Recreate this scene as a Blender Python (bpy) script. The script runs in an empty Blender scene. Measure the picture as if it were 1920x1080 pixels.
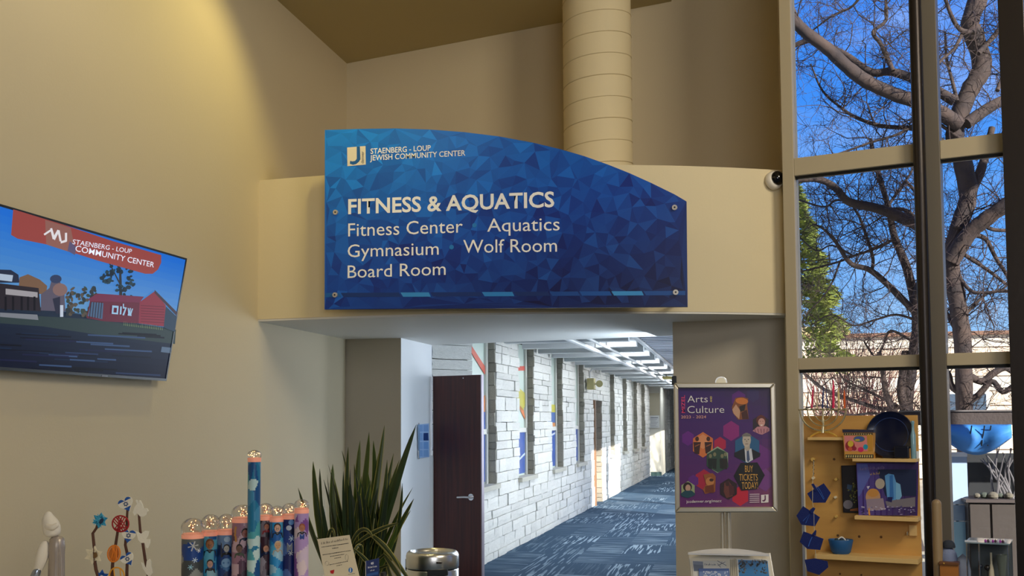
import bpy, math, random
import numpy as np
from math import sin, cos, tan, radians, pi, sqrt, atan2
from mathutils import Vector, Matrix
from mathutils.geometry import delaunay_2d_cdt
from mathutils.noise import noise as pnoise

sc = bpy.context.scene
COL = sc.collection
rnd = random.Random(7)

# ------------------------------------------------------------------ camera
F, PITCH, ROLL, YAW, SH = 2000.0, 3.5, -0.35, 11.85, 0.0655
EYE = Vector((0, 0, 1.6))
RC = (Matrix.Rotation(radians(YAW), 3, 'Z') @ Matrix.Rotation(radians(90 + PITCH), 3, 'X')
      @ Matrix.Rotation(radians(ROLL), 3, 'Z'))
cam_data = bpy.data.cameras.new('camera')
cam_data.sensor_width = 36
cam_data.lens = F / 1920 * 36
cam_data.shift_y = SH
cam_data.clip_end = 500
cam = bpy.data.objects.new('camera', cam_data)
cam.matrix_world = Matrix.Translation(EYE) @ RC.to_4x4()
COL.objects.link(cam)
sc.camera = cam

# ------------------------------------------------------------------ view
sc.view_settings.view_transform = 'Standard'
sc.view_settings.look = 'None'
sc.view_settings.gamma = 1.0
sc.view_settings.use_curve_mapping = False
sc.view_settings.exposure = 0.0


def lin(c):
    """sRGB 0-255 -> linear"""
    out = []
    for v in c[:3]:
        v /= 255.0
        out.append(v / 12.92 if v <= .04045 else ((v + .055) / 1.055) ** 2.4)
    return (*out, 1.0)


# ------------------------------------------------------------------ world: deep blue winter sky, thin cloud low down
w = bpy.data.worlds.new('sky')
sc.world = w
w.use_nodes = True
nt = w.node_tree
nt.nodes.clear()
tc = nt.nodes.new('ShaderNodeTexCoord')
sep = nt.nodes.new('ShaderNodeSeparateXYZ')
nt.links.new(tc.outputs['Generated'], sep.inputs[0])
ramp = nt.nodes.new('ShaderNodeValToRGB')
nt.links.new(sep.outputs['Z'], ramp.inputs[0])
el = ramp.color_ramp.elements
el[0].position = 0.0
el[0].color = lin((196, 218, 248))
el[1].position = 1.0
el[1].color = lin((20, 78, 180))
for p, c in ((.07, (150, 198, 250)), (.16, (96, 166, 250)), (.28, (62, 142, 246)), (.5, (44, 122, 236))):
    e = el.new(p)
    e.color = lin(c)
mp = nt.nodes.new('ShaderNodeMapping')
mp.inputs['Scale'].default_value = (1, 1, 2.6)
nt.links.new(tc.outputs['Generated'], mp.inputs[0])
nz = nt.nodes.new('ShaderNodeTexNoise')
nz.inputs['Scale'].default_value = 6.5
nz.inputs['Detail'].default_value = 7
nt.links.new(mp.outputs[0], nz.inputs[0])
cr = nt.nodes.new('ShaderNodeMapRange')
cr.inputs[1].default_value = .52
cr.inputs[2].default_value = .9
cr.inputs[4].default_value = .5
nt.links.new(nz.outputs[0], cr.inputs[0])
mx = nt.nodes.new('ShaderNodeMixRGB')
mx.inputs[2].default_value = lin((225, 236, 252))
nt.links.new(cr.outputs[0], mx.inputs[0])
nt.links.new(ramp.outputs[0], mx.inputs[1])
bg = nt.nodes.new('ShaderNodeBackground')
bg.inputs[1].default_value = 1.15
nt.links.new(mx.outputs[0], bg.inputs[0])
wo = nt.nodes.new('ShaderNodeOutputWorld')
nt.links.new(bg.outputs[0], wo.inputs[0])


def light(name, kind, loc, energy, color, target=None, size=None, size_y=None, spot=None, blend=.5):
    ld = bpy.data.lights.new(name, kind)
    ld.energy = energy
    ld.color = color
    if kind == 'AREA':
        ld.size = size
        if size_y:
            ld.shape = 'RECTANGLE'
            ld.size_y = size_y
    elif kind == 'SPOT':
        ld.spot_size = radians(spot)
        ld.spot_blend = blend
        ld.shadow_soft_size = size or .05
    elif kind == 'POINT':
        ld.shadow_soft_size = size or .1
    o = bpy.data.objects.new(name, ld)
    o.location = loc
    if target is not None:
        o.rotation_euler = (Vector(target) - Vector(loc)).to_track_quat('-Z', 'Y').to_euler()
    COL.objects.link(o)
    return o


# low winter sun from the right and behind the camera; it reaches the corridor through its right-hand windows
sun = light('sun', 'SUN', (20, -20, 20), 13.0, (1.0, .94, .84))
sun.data.angle = radians(.6)
sun.rotation_euler = Vector((-1, .85, -.50)).to_track_quat('-Z', 'Y').to_euler()

# lobby: wall washer, then added general fill lights out of view
light('wall_washer_lamp', 'SPOT', (-2.45, 7.05, 5.02), 70, (1.0, .84, .32), target=(-3.75, 6.0, 2.4), size=.05, spot=126, blend=.55)
light('lobby_fill_left', 'SPOT', (-2.9, 4.7, 5.0), 34, (1.0, .88, .66), target=(-1.9, 5.4, 0), size=.22, spot=160, blend=.6)
light('lobby_fill_right', 'AREA', (3.9, 3.2, 5.9), 270, (1.0, .90, .72), target=(-.2, 8.6, 3.0), size=1.8, size_y=2.4)
light('rear_daylight_fill', 'AREA', (2.2, -2.6, 3.2), 170, (.93, .95, 1.0), target=(.6, 7.5, 1.2), size=3.4, size_y=2.6)  # added fill standing in for daylight from behind the camera
# corridor troffers (cool white)
for k in range(10):
    yy = 12.96 + 2.04 * k
    light('corridor_troffer_lamp', 'AREA', (-1.40, yy, 2.61), 30, (.88, .94, 1.0), target=(-1.40, yy + .001, 0), size=.36, size_y=.56)
# added daylight fill, hidden behind the right-hand jamb, washes the stone opposite
for yy, en in ((12.6, 36), (14.8, 42), (17.2, 34), (20.2, 8), (25.0, 40)):
    light('corridor_side_fill', 'AREA', (.22, yy, 1.5), en, (.78, .88, 1.0), target=(-2.7, yy - 1.6, 1.1), size=1.8, size_y=2.0).data.spread = radians(110)
# added fill with no real source throws cool light on the white side wall
light('passage_fill', 'AREA', (-.62, 10.0, 1.7), 30, (.66, .82, 1.0), target=(-3.1, 10.3, 1.2), size=.5, size_y=1.4)


# ------------------------------------------------------------------ ray helpers (photograph pixel -> point on a real plane)
def ray(px, py):
    return RC @ Vector(((px - 960) / F, (540 - py + SH * 1920) / F, -1.0))


def on(px, py, ax, v):
    d = ray(px, py)
    return EYE + d * ((v - EYE[ax]) / d[ax])


def atX(px, py, v): return on(px, py, 0, v)
def atY(px, py, v): return on(px, py, 1, v)
def atZ(px, py, v): return on(px, py, 2, v)


class Pl:
    """a flat plane with its own axes; uv() reads a photo pixel on it"""
    def __init__(s, o, u, v):
        s.o = Vector(o)
        s.u = Vector(u).normalized()
        s.v = Vector(v).normalized()
        s.n = s.u.cross(s.v).normalized()

    def uv(s, px, py, off=0):
        d = ray(px, py)
        o = s.o + s.n * off
        p = EYE + d * (s.n.dot(o - EYE) / s.n.dot(d))
        return (p - s.o).dot(s.u), (p - s.o).dot(s.v)

    def P(s, u, v, off=0):
        return s.o + s.u * u + s.v * v + s.n * off

    def mat(s):
        m = Matrix((s.u, s.v, s.n)).transposed().to_4x4()
        m.translation = s.o
        return m


# ------------------------------------------------------------------ materials
MATS = {}


def mat(name, color=(200, 200, 200), rough=.6, metal=0.0, emit=0.0, bump=0.0, bscale=40.0, var=0.0, vscale=6.0,
        attr=False, spec=None, alt=None, stretch=None, coat=0.0, objrand=0.0):
    if name in MATS:
        return MATS[name]
    m = bpy.data.materials.new(name)
    m.use_nodes = True
    t = m.node_tree
    b = t.nodes['Principled BSDF']
    b.inputs['Roughness'].default_value = rough
    b.inputs['Metallic'].default_value = metal
    if spec is not None:
        b.inputs['Specular IOR Level'].default_value = spec
    if coat:
        b.inputs['Coat Weight'].default_value = coat
    c = lin(color)
    b.inputs['Base Color'].default_value = c
    src = None
    if attr:
        a = t.nodes.new('ShaderNodeAttribute')
        a.attribute_name = 'Col'
        src = a.outputs['Color']
    co = t.nodes.new('ShaderNodeTexCoord')
    vec = co.outputs['Object']
    if stretch:
        mpn = t.nodes.new('ShaderNodeMapping')
        mpn.inputs['Scale'].default_value = stretch
        t.links.new(vec, mpn.inputs[0])
        vec = mpn.outputs[0]
    if var or alt:
        n = t.nodes.new('ShaderNodeTexNoise')
        n.inputs['Scale'].default_value = vscale
        n.inputs['Detail'].default_value = 5
        t.links.new(vec, n.inputs[0])
        r = t.nodes.new('ShaderNodeMapRange')
        r.inputs[1].default_value = .3
        r.inputs[2].default_value = .7
        t.links.new(n.outputs[0], r.inputs[0])
        x = t.nodes.new('ShaderNodeMixRGB')
        if src is None:
            x.inputs[1].default_value = c
        else:
            t.links.new(src, x.inputs[1])
            x.blend_type = 'MULTIPLY'
        x.inputs[2].default_value = lin(alt) if alt else (tuple(v * (1 - var) for v in c[:3]) + (1,) if not attr else (1 - var,) * 3 + (1,))
        t.links.new(r.outputs[0], x.inputs[0])
        src = x.outputs[0]
    if objrand:
        oi = t.nodes.new('ShaderNodeObjectInfo')
        r = t.nodes.new('ShaderNodeMapRange')
        r.inputs[3].default_value = 1 - objrand
        r.inputs[4].default_value = 1.0
        t.links.new(oi.outputs['Random'], r.inputs[0])
        x = t.nodes.new('ShaderNodeMixRGB')
        x.blend_type = 'MULTIPLY'
        x.inputs[0].default_value = 1
        if src is None:
            x.inputs[1].default_value = c
        else:
            t.links.new(src, x.inputs[1])
        t.links.new(r.outputs[0], x.inputs[2])
        src = x.outputs[0]
    if src is not None:
        t.links.new(src, b.inputs['Base Color'])
    if emit and attr:
        for l_ in list(b.inputs['Base Color'].links):
            t.links.remove(l_)
        b.inputs['Base Color'].default_value = (.01, .01, .01, 1)
    if emit:
        b.inputs['Emission Strength'].default_value = emit
        if src is not None:
            t.links.new(src, b.inputs['Emission Color'])
        else:
            b.inputs['Emission Color'].default_value = c
    if bump:
        n = t.nodes.new('ShaderNodeTexNoise')
        n.inputs['Scale'].default_value = bscale
        n.inputs['Detail'].default_value = 4
        t.links.new(vec, n.inputs[0])
        bn = t.nodes.new('ShaderNodeBump')
        bn.inputs['Strength'].default_value = bump
        bn.inputs['Distance'].default_value = .01
        t.links.new(n.outputs[0], bn.inputs['Height'])
        t.links.new(bn.outputs[0], b.inputs['Normal'])
    MATS[name] = m
    return m


def glassmat(name, tint=(1, 1, 1), refl=.08):
    m = bpy.data.materials.new(name)
    m.use_nodes = True
    t = m.node_tree
    t.nodes.clear()
    tr = t.nodes.new('ShaderNodeBsdfTransparent')
    tr.inputs[0].default_value = (*tint, 1)
    g = t.nodes.new('ShaderNodeBsdfGlossy')
    g.inputs['Roughness'].default_value = .02
    lw = t.nodes.new('ShaderNodeLayerWeight')
    lw.inputs[0].default_value = .35
    mr = t.nodes.new('ShaderNodeMapRange')
    mr.inputs[3].default_value = refl * .4
    mr.inputs[4].default_value = min(1, refl * 6)
    t.links.new(lw.outputs['Facing'], mr.inputs[0])
    x = t.nodes.new('ShaderNodeMixShader')
    t.links.new(mr.outputs[0], x.inputs[0])
    t.links.new(tr.outputs[0], x.inputs[1])
    t.links.new(g.outputs[0], x.inputs[2])
    o = t.nodes.new('ShaderNodeOutputMaterial')
    t.links.new(x.outputs[0], o.inputs[0])
    return m


WALL = mat('tan_wall_paint', (204, 189, 158), .75, bump=.08, bscale=60, var=.03, vscale=1.2)
WALL2 = mat('greige_wall_paint', (190, 180, 162), .75, bump=.08, bscale=60)
CREAM = mat('cream_paint', (226, 210, 172), .7, bump=.05, bscale=60)
SOFF = mat('soffit_paint', (228, 224, 216), .6, bump=.04, bscale=30)
WHITE = mat('white_paint', (226, 228, 230), .6)
CEIL = mat('ceiling_paint', (180, 165, 122), .85)
FRAME = mat('window_frame_paint', (178, 164, 136), .5)
BRONZE_AND_SHADE = mat('bronze_and_post_shade', (46, 40, 38), .35, .6, bump=.1, bscale=20)
BLACK = mat('black_plastic', (14, 14, 16), .35)
PRINT = mat('printed_colour', rough=.45, attr=True)
SCREEN = mat('screen_glow', (0, 0, 0), .3, emit=.95, attr=True, spec=.04)
TEXTM = mat('cream_lettering', (238, 232, 214), .5)
GLASS = glassmat('window_glass', (.97, .985, .98), .05)
CLEAR = glassmat('clear_plastic', (.95, .94, .93), .10)
STEEL = mat('brushed_steel', (226, 224, 220), .28, 1.0, stretch=(1, 1, 40), bump=.03, bscale=10)
CHROME = mat('chrome', (225, 225, 228), .12, 1.0)
ALU = mat('satin_aluminium', (205, 196, 178), .34, .75)


# ------------------------------------------------------------------ mesh builder
class MB:
    def __init__(s):
        s.v, s.f, s.c, s.has = [], [], [], False

    def add(s, vs, fs, col=None):
        b = len(s.v)
        s.v += [tuple(p) for p in vs]
        for f in fs:
            s.f.append(tuple(i + b for i in f))
            s.c.append(col)
        if col:
            s.has = True
        return s

    def box(s, lo, hi, col=None, M=None):
        x0, y0, z0 = lo
        x1, y1, z1 = hi
        vs = [Vector(p) for p in ((x0, y0, z0), (x1, y0, z0), (x1, y1, z0), (x0, y1, z0),
                                  (x0, y0, z1), (x1, y0, z1), (x1, y1, z1), (x0, y1, z1))]
        if M is not None:
            vs = [M @ p for p in vs]
        fs = [(0, 3, 2, 1), (4, 5, 6, 7), (0, 1, 5, 4), (1, 2, 6, 5), (2, 3, 7, 6), (3, 0, 4, 7)]
        return s.add(vs, fs, col)

    def prism(s, pts, vec, col=None):
        """closed polygon pts (3D) pushed along vec"""
        pts = [Vector(p) for p in pts]
        vec = Vector(vec)
        n = len(pts)
        nrm = Vector((0, 0, 0))
        for i in range(n):
            nrm += pts[i].cross(pts[(i + 1) % n])
        if nrm.dot(vec) > 0:
            pts.reverse()
        vs = pts + [p + vec for p in pts]
        fs = [tuple(range(n)), tuple(range(2 * n - 1, n - 1, -1))]
        fs += [(i, i + n, (i + 1) % n + n, (i + 1) % n) for i in range(n)]
        return s.add(vs, fs, col)

    def poly(s, pts, col=None):
        return s.add(pts, [tuple(range(len(pts)))], col)

    def tube(s, path, rad, n=8, cap=True, col=None):
        path = [Vector(p) for p in path]
        if not hasattr(rad, '__len__'):
            rad = [rad] * len(path)
        vs = []
        up = None
        for i, p in enumerate(path):
            a = path[max(i - 1, 0)]
            b = path[min(i + 1, len(path) - 1)]
            t = (b - a)
            t = t.normalized() if t.length > 1e-9 else Vector((0, 0, 1))
            if up is None:
                up = t.orthogonal().normalized()
            up = (up - t * up.dot(t))
            up = up.normalized() if up.length > 1e-6 else t.orthogonal().normalized()
            sd = t.cross(up)
            for k in range(n):
                q = 2 * pi * k / n
                vs.append(p + (up * cos(q) + sd * sin(q)) * rad[i])
        fs = []
        for i in range(len(path) - 1):
            for k in range(n):
                k2 = (k + 1) % n
                fs.append((i * n + k, i * n + k2, (i + 1) * n + k2, (i + 1) * n + k))
        if cap:
            fs.append(tuple(range(n - 1, -1, -1)))
            m = (len(path) - 1) * n
            fs.append(tuple(range(m, m + n)))
        return s.add(vs, fs, col)

    def lathe(s, prof, c=(0, 0, 0), n=24, col=None, arc=2 * pi):
        c = Vector(c)
        vs = []
        for r, z in prof:
            for k in range(n):
                q = arc * k / n
                vs.append(c + Vector((r * cos(q), r * sin(q), z)))
        fs = []
        for i in range(len(prof) - 1):
            for k in range(n):
                k2 = (k + 1) % n
                fs.append((i * n + k, i * n + k2, (i + 1) * n + k2, (i + 1) * n + k))
        if prof[0][0] > 1e-5:
            fs.append(tuple(range(n - 1, -1, -1)))
        if prof[-1][0] > 1e-5:
            m = (len(prof) - 1) * n
            fs.append(tuple(range(m, m + n)))
        return s.add(vs, fs, col)

    def ball(s, c, r, n=12, col=None, squash=1.0):
        k = n // 2
        return s.lathe([(max(r * sin(pi * i / k), 1e-6), -r * squash * cos(pi * i / k)) for i in range(k + 1)], c, n, col)

    def build(s, name, m, parent=None, loc=None, smooth=False, bevel=0.0):
        """world-space verts; loc = origin. A child is stored relative to its top thing's origin."""
        o0 = Vector((0, 0, 0))
        if parent is not None:
            o0 = Vector(parent['_o'])
        elif loc is not None:
            o0 = Vector(loc)
        me = bpy.data.meshes.new(name)
        me.from_pydata([tuple(Vector(p) - o0) for p in s.v], [], s.f)
        me.validate(clean_customdata=False)
        if s.has:
            a = me.color_attributes.new('Col', 'FLOAT_COLOR', 'CORNER')
            i = 0
            for f, c in zip(me.polygons, s.c):
                cc = lin(c) if c else (.5, .5, .5, 1)
                for _ in f.loop_indices:
                    a.data[i].color = cc
                    i += 1
        me.materials.append(m)
        if smooth:
            me.polygons.foreach_set('use_smooth', [True] * len(me.polygons))
            try:
                me.set_sharp_from_angle(angle=radians(40))
            except Exception:
                pass
        o = bpy.data.objects.new(name, me)
        COL.objects.link(o)
        o['_o'] = tuple(o0)
        if parent is not None:
            o.parent = parent
        else:
            o.location = o0
        if bevel:
            b = o.modifiers.new('bevel', 'BEVEL')
            b.width = bevel
            b.segments = 2
            b.limit_method = 'ANGLE'
        return o


def thing(name, label, cat, loc, group=None):
    o = bpy.data.objects.new(name, None)
    o.empty_display_size = .1
    COL.objects.link(o)
    o.location = loc
    o['_o'] = tuple(loc)
    o['label'] = label
    o['category'] = cat
    if group:
        o['group'] = group
    return o


def tag(o, label, cat, group=None):
    o['label'] = label
    o['category'] = cat
    if group:
        o['group'] = group
    return o


def struct(o, label=None):
    o['kind'] = 'structure'
    if label:
        o['label'] = label
        o['category'] = 'building part'
    return o


def sbox(name, lo, hi, m, label=None, bevel=0):
    return struct(MB().box(lo, hi).build(name, m, bevel=bevel), label)


def text(body, pl, x0, x1, y0, cap, m, parent, name='lettering', off=.002, ext=.0008, bold=0.0, y1=None, lead=None, shear=0):
    """one line of lettering fitted on plane pl between photo pixels x0..x1, baseline y0, cap height in px"""
    cu = bpy.data.curves.new(name, 'FONT')
    cu.body = body
    cu.size = 1.0
    cu.offset = bold
    cu.extrude = 0
    cu.resolution_u = 3
    o = bpy.data.objects.new(name, cu)
    COL.objects.link(o)
    dg = bpy.context.evaluated_depsgraph_get()
    me = bpy.data.meshes.new_from_object(o.evaluated_get(dg))
    bpy.data.objects.remove(o)
    co = np.array([v.co[:] for v in me.vertices])
    if len(co) == 0:
        return None
    u0, v0 = pl.uv(x0, y0)
    u1, v1 = pl.uv(x1, y1 if y1 is not None else y0)
    _, vc = pl.uv(x0, y0 - cap)
    h = vc - v0
    xmn, xmx = co[:, 0].min(), co[:, 0].max()
    sx = (u1 - u0) / (xmx - xmn)
    sy = h / .729
    slope = (v1 - v0) / (u1 - u0) if y1 is not None else 0
    o0 = Vector(parent['_o'])
    for v in me.vertices:
        uu = (v.co.x - xmn) * sx
        v.co = pl.P(u0 + uu, v0 + v.co.y * sy + slope * uu, off) - o0
    me.materials.clear()
    me.materials.append(m)
    ob = bpy.data.objects.new(name, me)
    COL.objects.link(ob)
    ob['_o'] = tuple(o0)
    ob.parent = parent
    return ob


def ell(cx, cy, rx, ry, n=14, a0=0, a1=2 * pi, rot=0):
    out = []
    full = abs(a1 - a0 - 2 * pi) < 1e-6
    for i in range(n if full else n + 1):
        a = a0 + (a1 - a0) * i / n
        x, y = rx * cos(a), ry * sin(a)
        out.append((cx + x * cos(rot) - y * sin(rot), cy + x * sin(rot) + y * cos(rot)))
    return out


class Art:
    """flat print: coloured polygons given in photo pixels, laid on plane pl, each layer a hair above the last"""
    def __init__(s, pl, base=.001, step=.00005):
        s.pl, s.off, s.step, s.mb = pl, base, step, MB()

    def p(s, pts, col, keep=False):
        q = [s.pl.uv(x, y) for x, y in pts]
        a = sum(q[i][0] * q[(i + 1) % len(q)][1] - q[(i + 1) % len(q)][0] * q[i][1] for i in range(len(q)))
        if a < 0:
            q.reverse()
        s.mb.poly([s.pl.P(u, v, s.off) for u, v in q], col)
        if not keep:
            s.off += s.step

    def build(s, name, m, parent):
        return s.mb.build(name, m, parent)


def marks(a, x0, y0, x1, y1, h, col, seed, n=None):
    """unreadable strokes where the photo shows print too small to read"""
    rr = random.Random(seed)
    n = n or max(3, int((x1 - x0) / 2.6))
    for k in range(n):
        f = (k + rr.uniform(.1, .5)) / n
        x, y = x0 + (x1 - x0) * f, y0 + (y1 - y0) * f
        hh = h * rr.uniform(.45, 1)
        a.p([(x, y - hh), (x + .8, y - hh), (x + .8, y), (x, y)], col, keep=True)
        if rr.random() < .6:
            a.p([(x, y - hh * rr.random()), (x + 1.8, y - hh * .5), (x + 1.8, y - hh * .5 + .7), (x, y - hh * .3)], col, keep=True)
    a.off += a.step


# ================================================================== SETTING
# floors
def carpet_mat():
    m = bpy.data.materials.new('blue_streaked_carpet')
    m.use_nodes = True
    t = m.node_tree
    b = t.nodes['Principled BSDF']
    b.inputs['Roughness'].default_value = .95
    b.inputs['Specular IOR Level'].default_value = .15
    co = t.nodes.new('ShaderNodeTexCoord')
    # 0.5 m carpet tiles, each with its own streak direction and amount
    sn = t.nodes.new('ShaderNodeVectorMath')
    sn.operation = 'SNAP'
    sn.inputs[1].default_value = (.46, .92, 10)
    t.links.new(co.outputs['Object'], sn.inputs[0])
    wn_ = t.nodes.new('ShaderNodeTexWhiteNoise')
    t.links.new(sn.outputs[0], wn_.inputs[0])
    sp_ = t.nodes.new('ShaderNodeSeparateColor')
    t.links.new(wn_.outputs['Color'], sp_.inputs[0])
    def streak(sc_, th, ds):
        mpn = t.nodes.new('ShaderNodeMapping')
        mpn.inputs['Scale'].default_value = sc_
        t.links.new(co.outputs['Object'], mpn.inputs[0])
        n = t.nodes.new('ShaderNodeTexNoise')
        n.inputs['Scale'].default_value = 1
        n.inputs['Detail'].default_value = ds
        t.links.new(mpn.outputs[0], n.inputs[0])
        r = t.nodes.new('ShaderNodeMapRange')
        r.inputs[1].default_value = th
        r.inputs[2].default_value = th + .05
        t.links.new(n.outputs[0], r.inputs[0])
        return r.outputs[0]
    a = streak((34, 1.5, 1), .53, 1)
    c = streak((1.5, 34, 1), .55, 1)
    gt = t.nodes.new('ShaderNodeMath')
    gt.operation = 'GREATER_THAN'
    gt.inputs[1].default_value = .5
    t.links.new(sp_.outputs[0], gt.inputs[0])
    x = t.nodes.new('ShaderNodeMixRGB')
    t.links.new(gt.outputs[0], x.inputs[0])
    t.links.new(a, x.inputs[1])
    t.links.new(c, x.inputs[2])
    am = t.nodes.new('ShaderNodeMapRange')
    am.inputs[1].default_value = .25
    am.inputs[3].default_value = .12
    t.links.new(sp_.outputs[1], am.inputs[0])
    ml = t.nodes.new('ShaderNodeMath')
    ml.operation = 'MULTIPLY'
    t.links.new(x.outputs[0], ml.inputs[0])
    t.links.new(am.outputs[0], ml.inputs[1])
    y = t.nodes.new('ShaderNodeMixRGB')
    y.inputs[1].default_value = lin((42, 66, 88))
    y.inputs[2].default_value = lin((140, 158, 172))
    t.links.new(ml.outputs[0], y.inputs[0])
    t.links.new(y.outputs[0], b.inputs['Base Color'])
    n = t.nodes.new('ShaderNodeTexNoise')
    n.inputs['Scale'].default_value = 220
    t.links.new(co.outputs['Object'], n.inputs[0])
    bn = t.nodes.new('ShaderNodeBump')
    bn.inputs['Strength'].default_value = .4
    bn.inputs['Distance'].default_value = .004
    t.links.new(n.outputs[0], bn.inputs['Height'])
    t.links.new(bn.outputs[0], b.inputs['Normal'])
    return m


CARPET = carpet_mat()
wa = radians(16.8)
WU = Vector((cos(wa), -sin(wa), 0))
WN = Vector((-sin(wa), -cos(wa), 0))          # towards the lobby
WO = Vector((.42, 8.3, 0))
WP = Pl(WO, WU, (0, 0, 1))                    # n = u x z = towards the lobby side


def wwp(u, z, off=0):
    return WO + WU * u + Vector((0, 0, z)) + WN * off


flo = [(-4.2, -4.5), (7.2, -4.5), (7.2, wwp(6.9, 0).y), (wwp(6.9, 0).x, wwp(6.9, 0).y), (.42, 8.3), (.42, 9.8), (.42, 42), (-4.2, 42)]
struct(MB().prism([(x, y, -.1) for x, y in flo], (0, 0, .1)).build('floor', CARPET))
# lobby walls
sbox('wall_left', (-3.95, -4.5, 0), (-3.70, 9.78, 5.6), WALL)
sbox('wall_behind', (-3.95, -4.75, 0), (7.2, -4.5, 7.0), WALL)
sbox('wall_right', (7.0, -4.5, 0), (7.25, wwp(6.9, 0).y + .2, 7.0), WALL)
# upper back wall above the beam (and behind the duct); lower stretch left of the passage
sbox('wall_back_upper', (-3.95, 9.78, 3.0), (.50, 10.0, 7.0), WALL)
sbox('wall_back_lower', (-3.95, 9.78, 0), (-3.14, 10.78, 3.0), WALL2)
struct(MB().prism([(.43, 9.78, 3.5), (.43, 8.32, 3.5), (.45, 8.27, 3.5), (.50, 9.78, 3.5)], (0, 0, 3.5)).build('wall_return', WALL))
# white right-facing side wall of the passage
struct(MB().prism([(-3.16, 9.79, 0), (-3.138, 9.775, 0), (-3.125, 10.79, 0), (-3.16, 10.79, 0)], (0, 0, 2.4)).build('wall_passage_side', WHITE))
# wall block right of the passage
struct(MB().prism([(-.50, 8.80, 0), (.385, 8.66, 0), (.385, 9.78, 0), (.42, 10.8, 0), (-.50, 10.25, 0)], (0, 0, 2.41)).build('wall_passage_right', WALL2))
struct(MB().prism([(.385, 8.44, 0), (.40, 8.30, 0), (.455, 8.275, 0), (.46, 9.2, 0), (.385, 9.2, 0)], (0, 0, 3.50)).build('trim_1', CREAM))
# curved beam that carries the sign
bxs = [-3.70, -3.0, -2.2, -1.7, -1.0, -.42, .0, .40]
bys = [7.82, 7.79, 7.77, 7.79, 7.93, 8.10, 8.27, 8.44]
cf = np.polyfit(bxs, bys, 3)
N = 28
front = [(-3.70 + (.43 + 3.70) * i / N, float(np.polyval(cf, -3.70 + (.43 + 3.70) * i / N))) for i in range(N + 1)]


def beam_y(x): return float(np.polyval(cf, x))


out = front + [(.43, 9.80), (-3.70, 9.80)]
bm = MB().prism([(x, y, 2.41) for x, y in out], (0, 0, 3.525 - 2.41))
beam = struct(bm.build('wall_beam', CREAM))
out = [(x, y + .004) for x, y in front] + [(.43, 9.80), (-.45, 10.20), (-3.13, 10.78), (-3.70, 9.80)]
struct(MB().prism([(x, y, 2.395) for x, y in out], (0, 0, .0145)).build('ceiling_soffit', SOFF))
struct(MB().prism([(-3.3, 9.80, 2.41), (-.2, 9.80, 2.41), (-.2, 10.20, 2.41), (-3.3, 10.78, 2.41)], (0, 0, .35)).build('wall_header', WHITE))
# lobby ceiling: sloping soffit on the left, higher ceiling on the right
sl = (5.469 - 5.128) / (3.668 - .525)
zc = lambda x: 5.128 + (x + 3.668) * sl
cm = MB()
a0, a1 = zc(-3.95), zc(-.52)
cm.prism([(-3.95, -4.5, a0), (-.52, -4.5, a1), (-.52, -4.5, 6.6), (-3.95, -4.5, 6.6)], (0, 14.3, 0))
struct(cm.build('ceiling', CEIL))
sbox('ceiling_high', (-.6, -4.5, 6.5), (7.2, 9.9, 6.7), CEIL)

# ---- window wall
win = bpy.data.objects.new('window_1', None)
COL.objects.link(win)
win['kind'] = 'structure'
win.location = WO
win['_o'] = tuple(WO)


def wbox(u0, u1, z0, z1, d0, d1, name, m, parent=win, bevel=.004):
    """box on the window wall; d = offset towards the lobby"""
    M = Matrix((WU, WN, Vector((0, 0, 1)))).transposed().to_4x4()
    M.translation = WO
    return MB().box((u0, d0, z0), (u1, d1, z1), M=M).build(name, m, parent, bevel=bevel)


wbox(-.04, .048, 0, 6.5, -.12, .02, 'frame_jamb', FRAME)
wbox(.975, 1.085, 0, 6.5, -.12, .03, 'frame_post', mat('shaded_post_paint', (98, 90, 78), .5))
wbox(1.50, 1.66, 0, 6.5, -.12, .16, 'frame_post', BRONZE_AND_SHADE)  # post merely unlit here; its shade is put into the dark colour
MB().tube([wwp(.955, 0, .085), wwp(.955, 6.5, .085)], .043, 20).build('column_pipe', BRONZE_AND_SHADE, win, smooth=True)
wbox(.93, .985, 0, 6.5, -.06, .03, 'frame_post', BLACK)
spans = [(.048, .975), (1.085, 1.50), (1.66, 2.9), (3.0, 4.3), (4.4, 5.6), (5.7, 6.9)]
for a, b in spans:
    for z0, z1 in ((3.44, 3.575), (1.965, 2.052), (.30, .38)):
        wbox(a, b, z0, z1, -.10, .015, 'transom', FRAME)
    for z0, z1 in ((.38, 1.965), (2.052, 3.44), (3.575, 5.05), (5.15, 6.5)):
        wbox(a, b, z0, z1, -.055, -.045, 'glass_pane', GLASS, bevel=0)
        wbox(a, b, z1 - .022, z1, -.045, -.02, 'gasket', BLACK, bevel=0)
    wbox(a, b, 5.05, 5.15, -.10, .015, 'transom', FRAME)
    wbox(a, b, 0, .30, -.10, .015, 'base_panel', FRAME)
for u in (2.95, 4.35, 5.65):
    wbox(u - .05, u + .05, 0, 6.5, -.12, .03, 'frame_post', BRONZE_AND_SHADE)

# ---- corridor
CP = Vector((-2.77, 11.6, 0))
CD = Vector((.0186, 1, 0)).normalized()
CN = Vector((1, -.0186, 0)).normalized()


def cw(s_, z, u=0):
    return CP + CD * (s_ - 11.6) + CN * u + Vector((0, 0, z))


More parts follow.
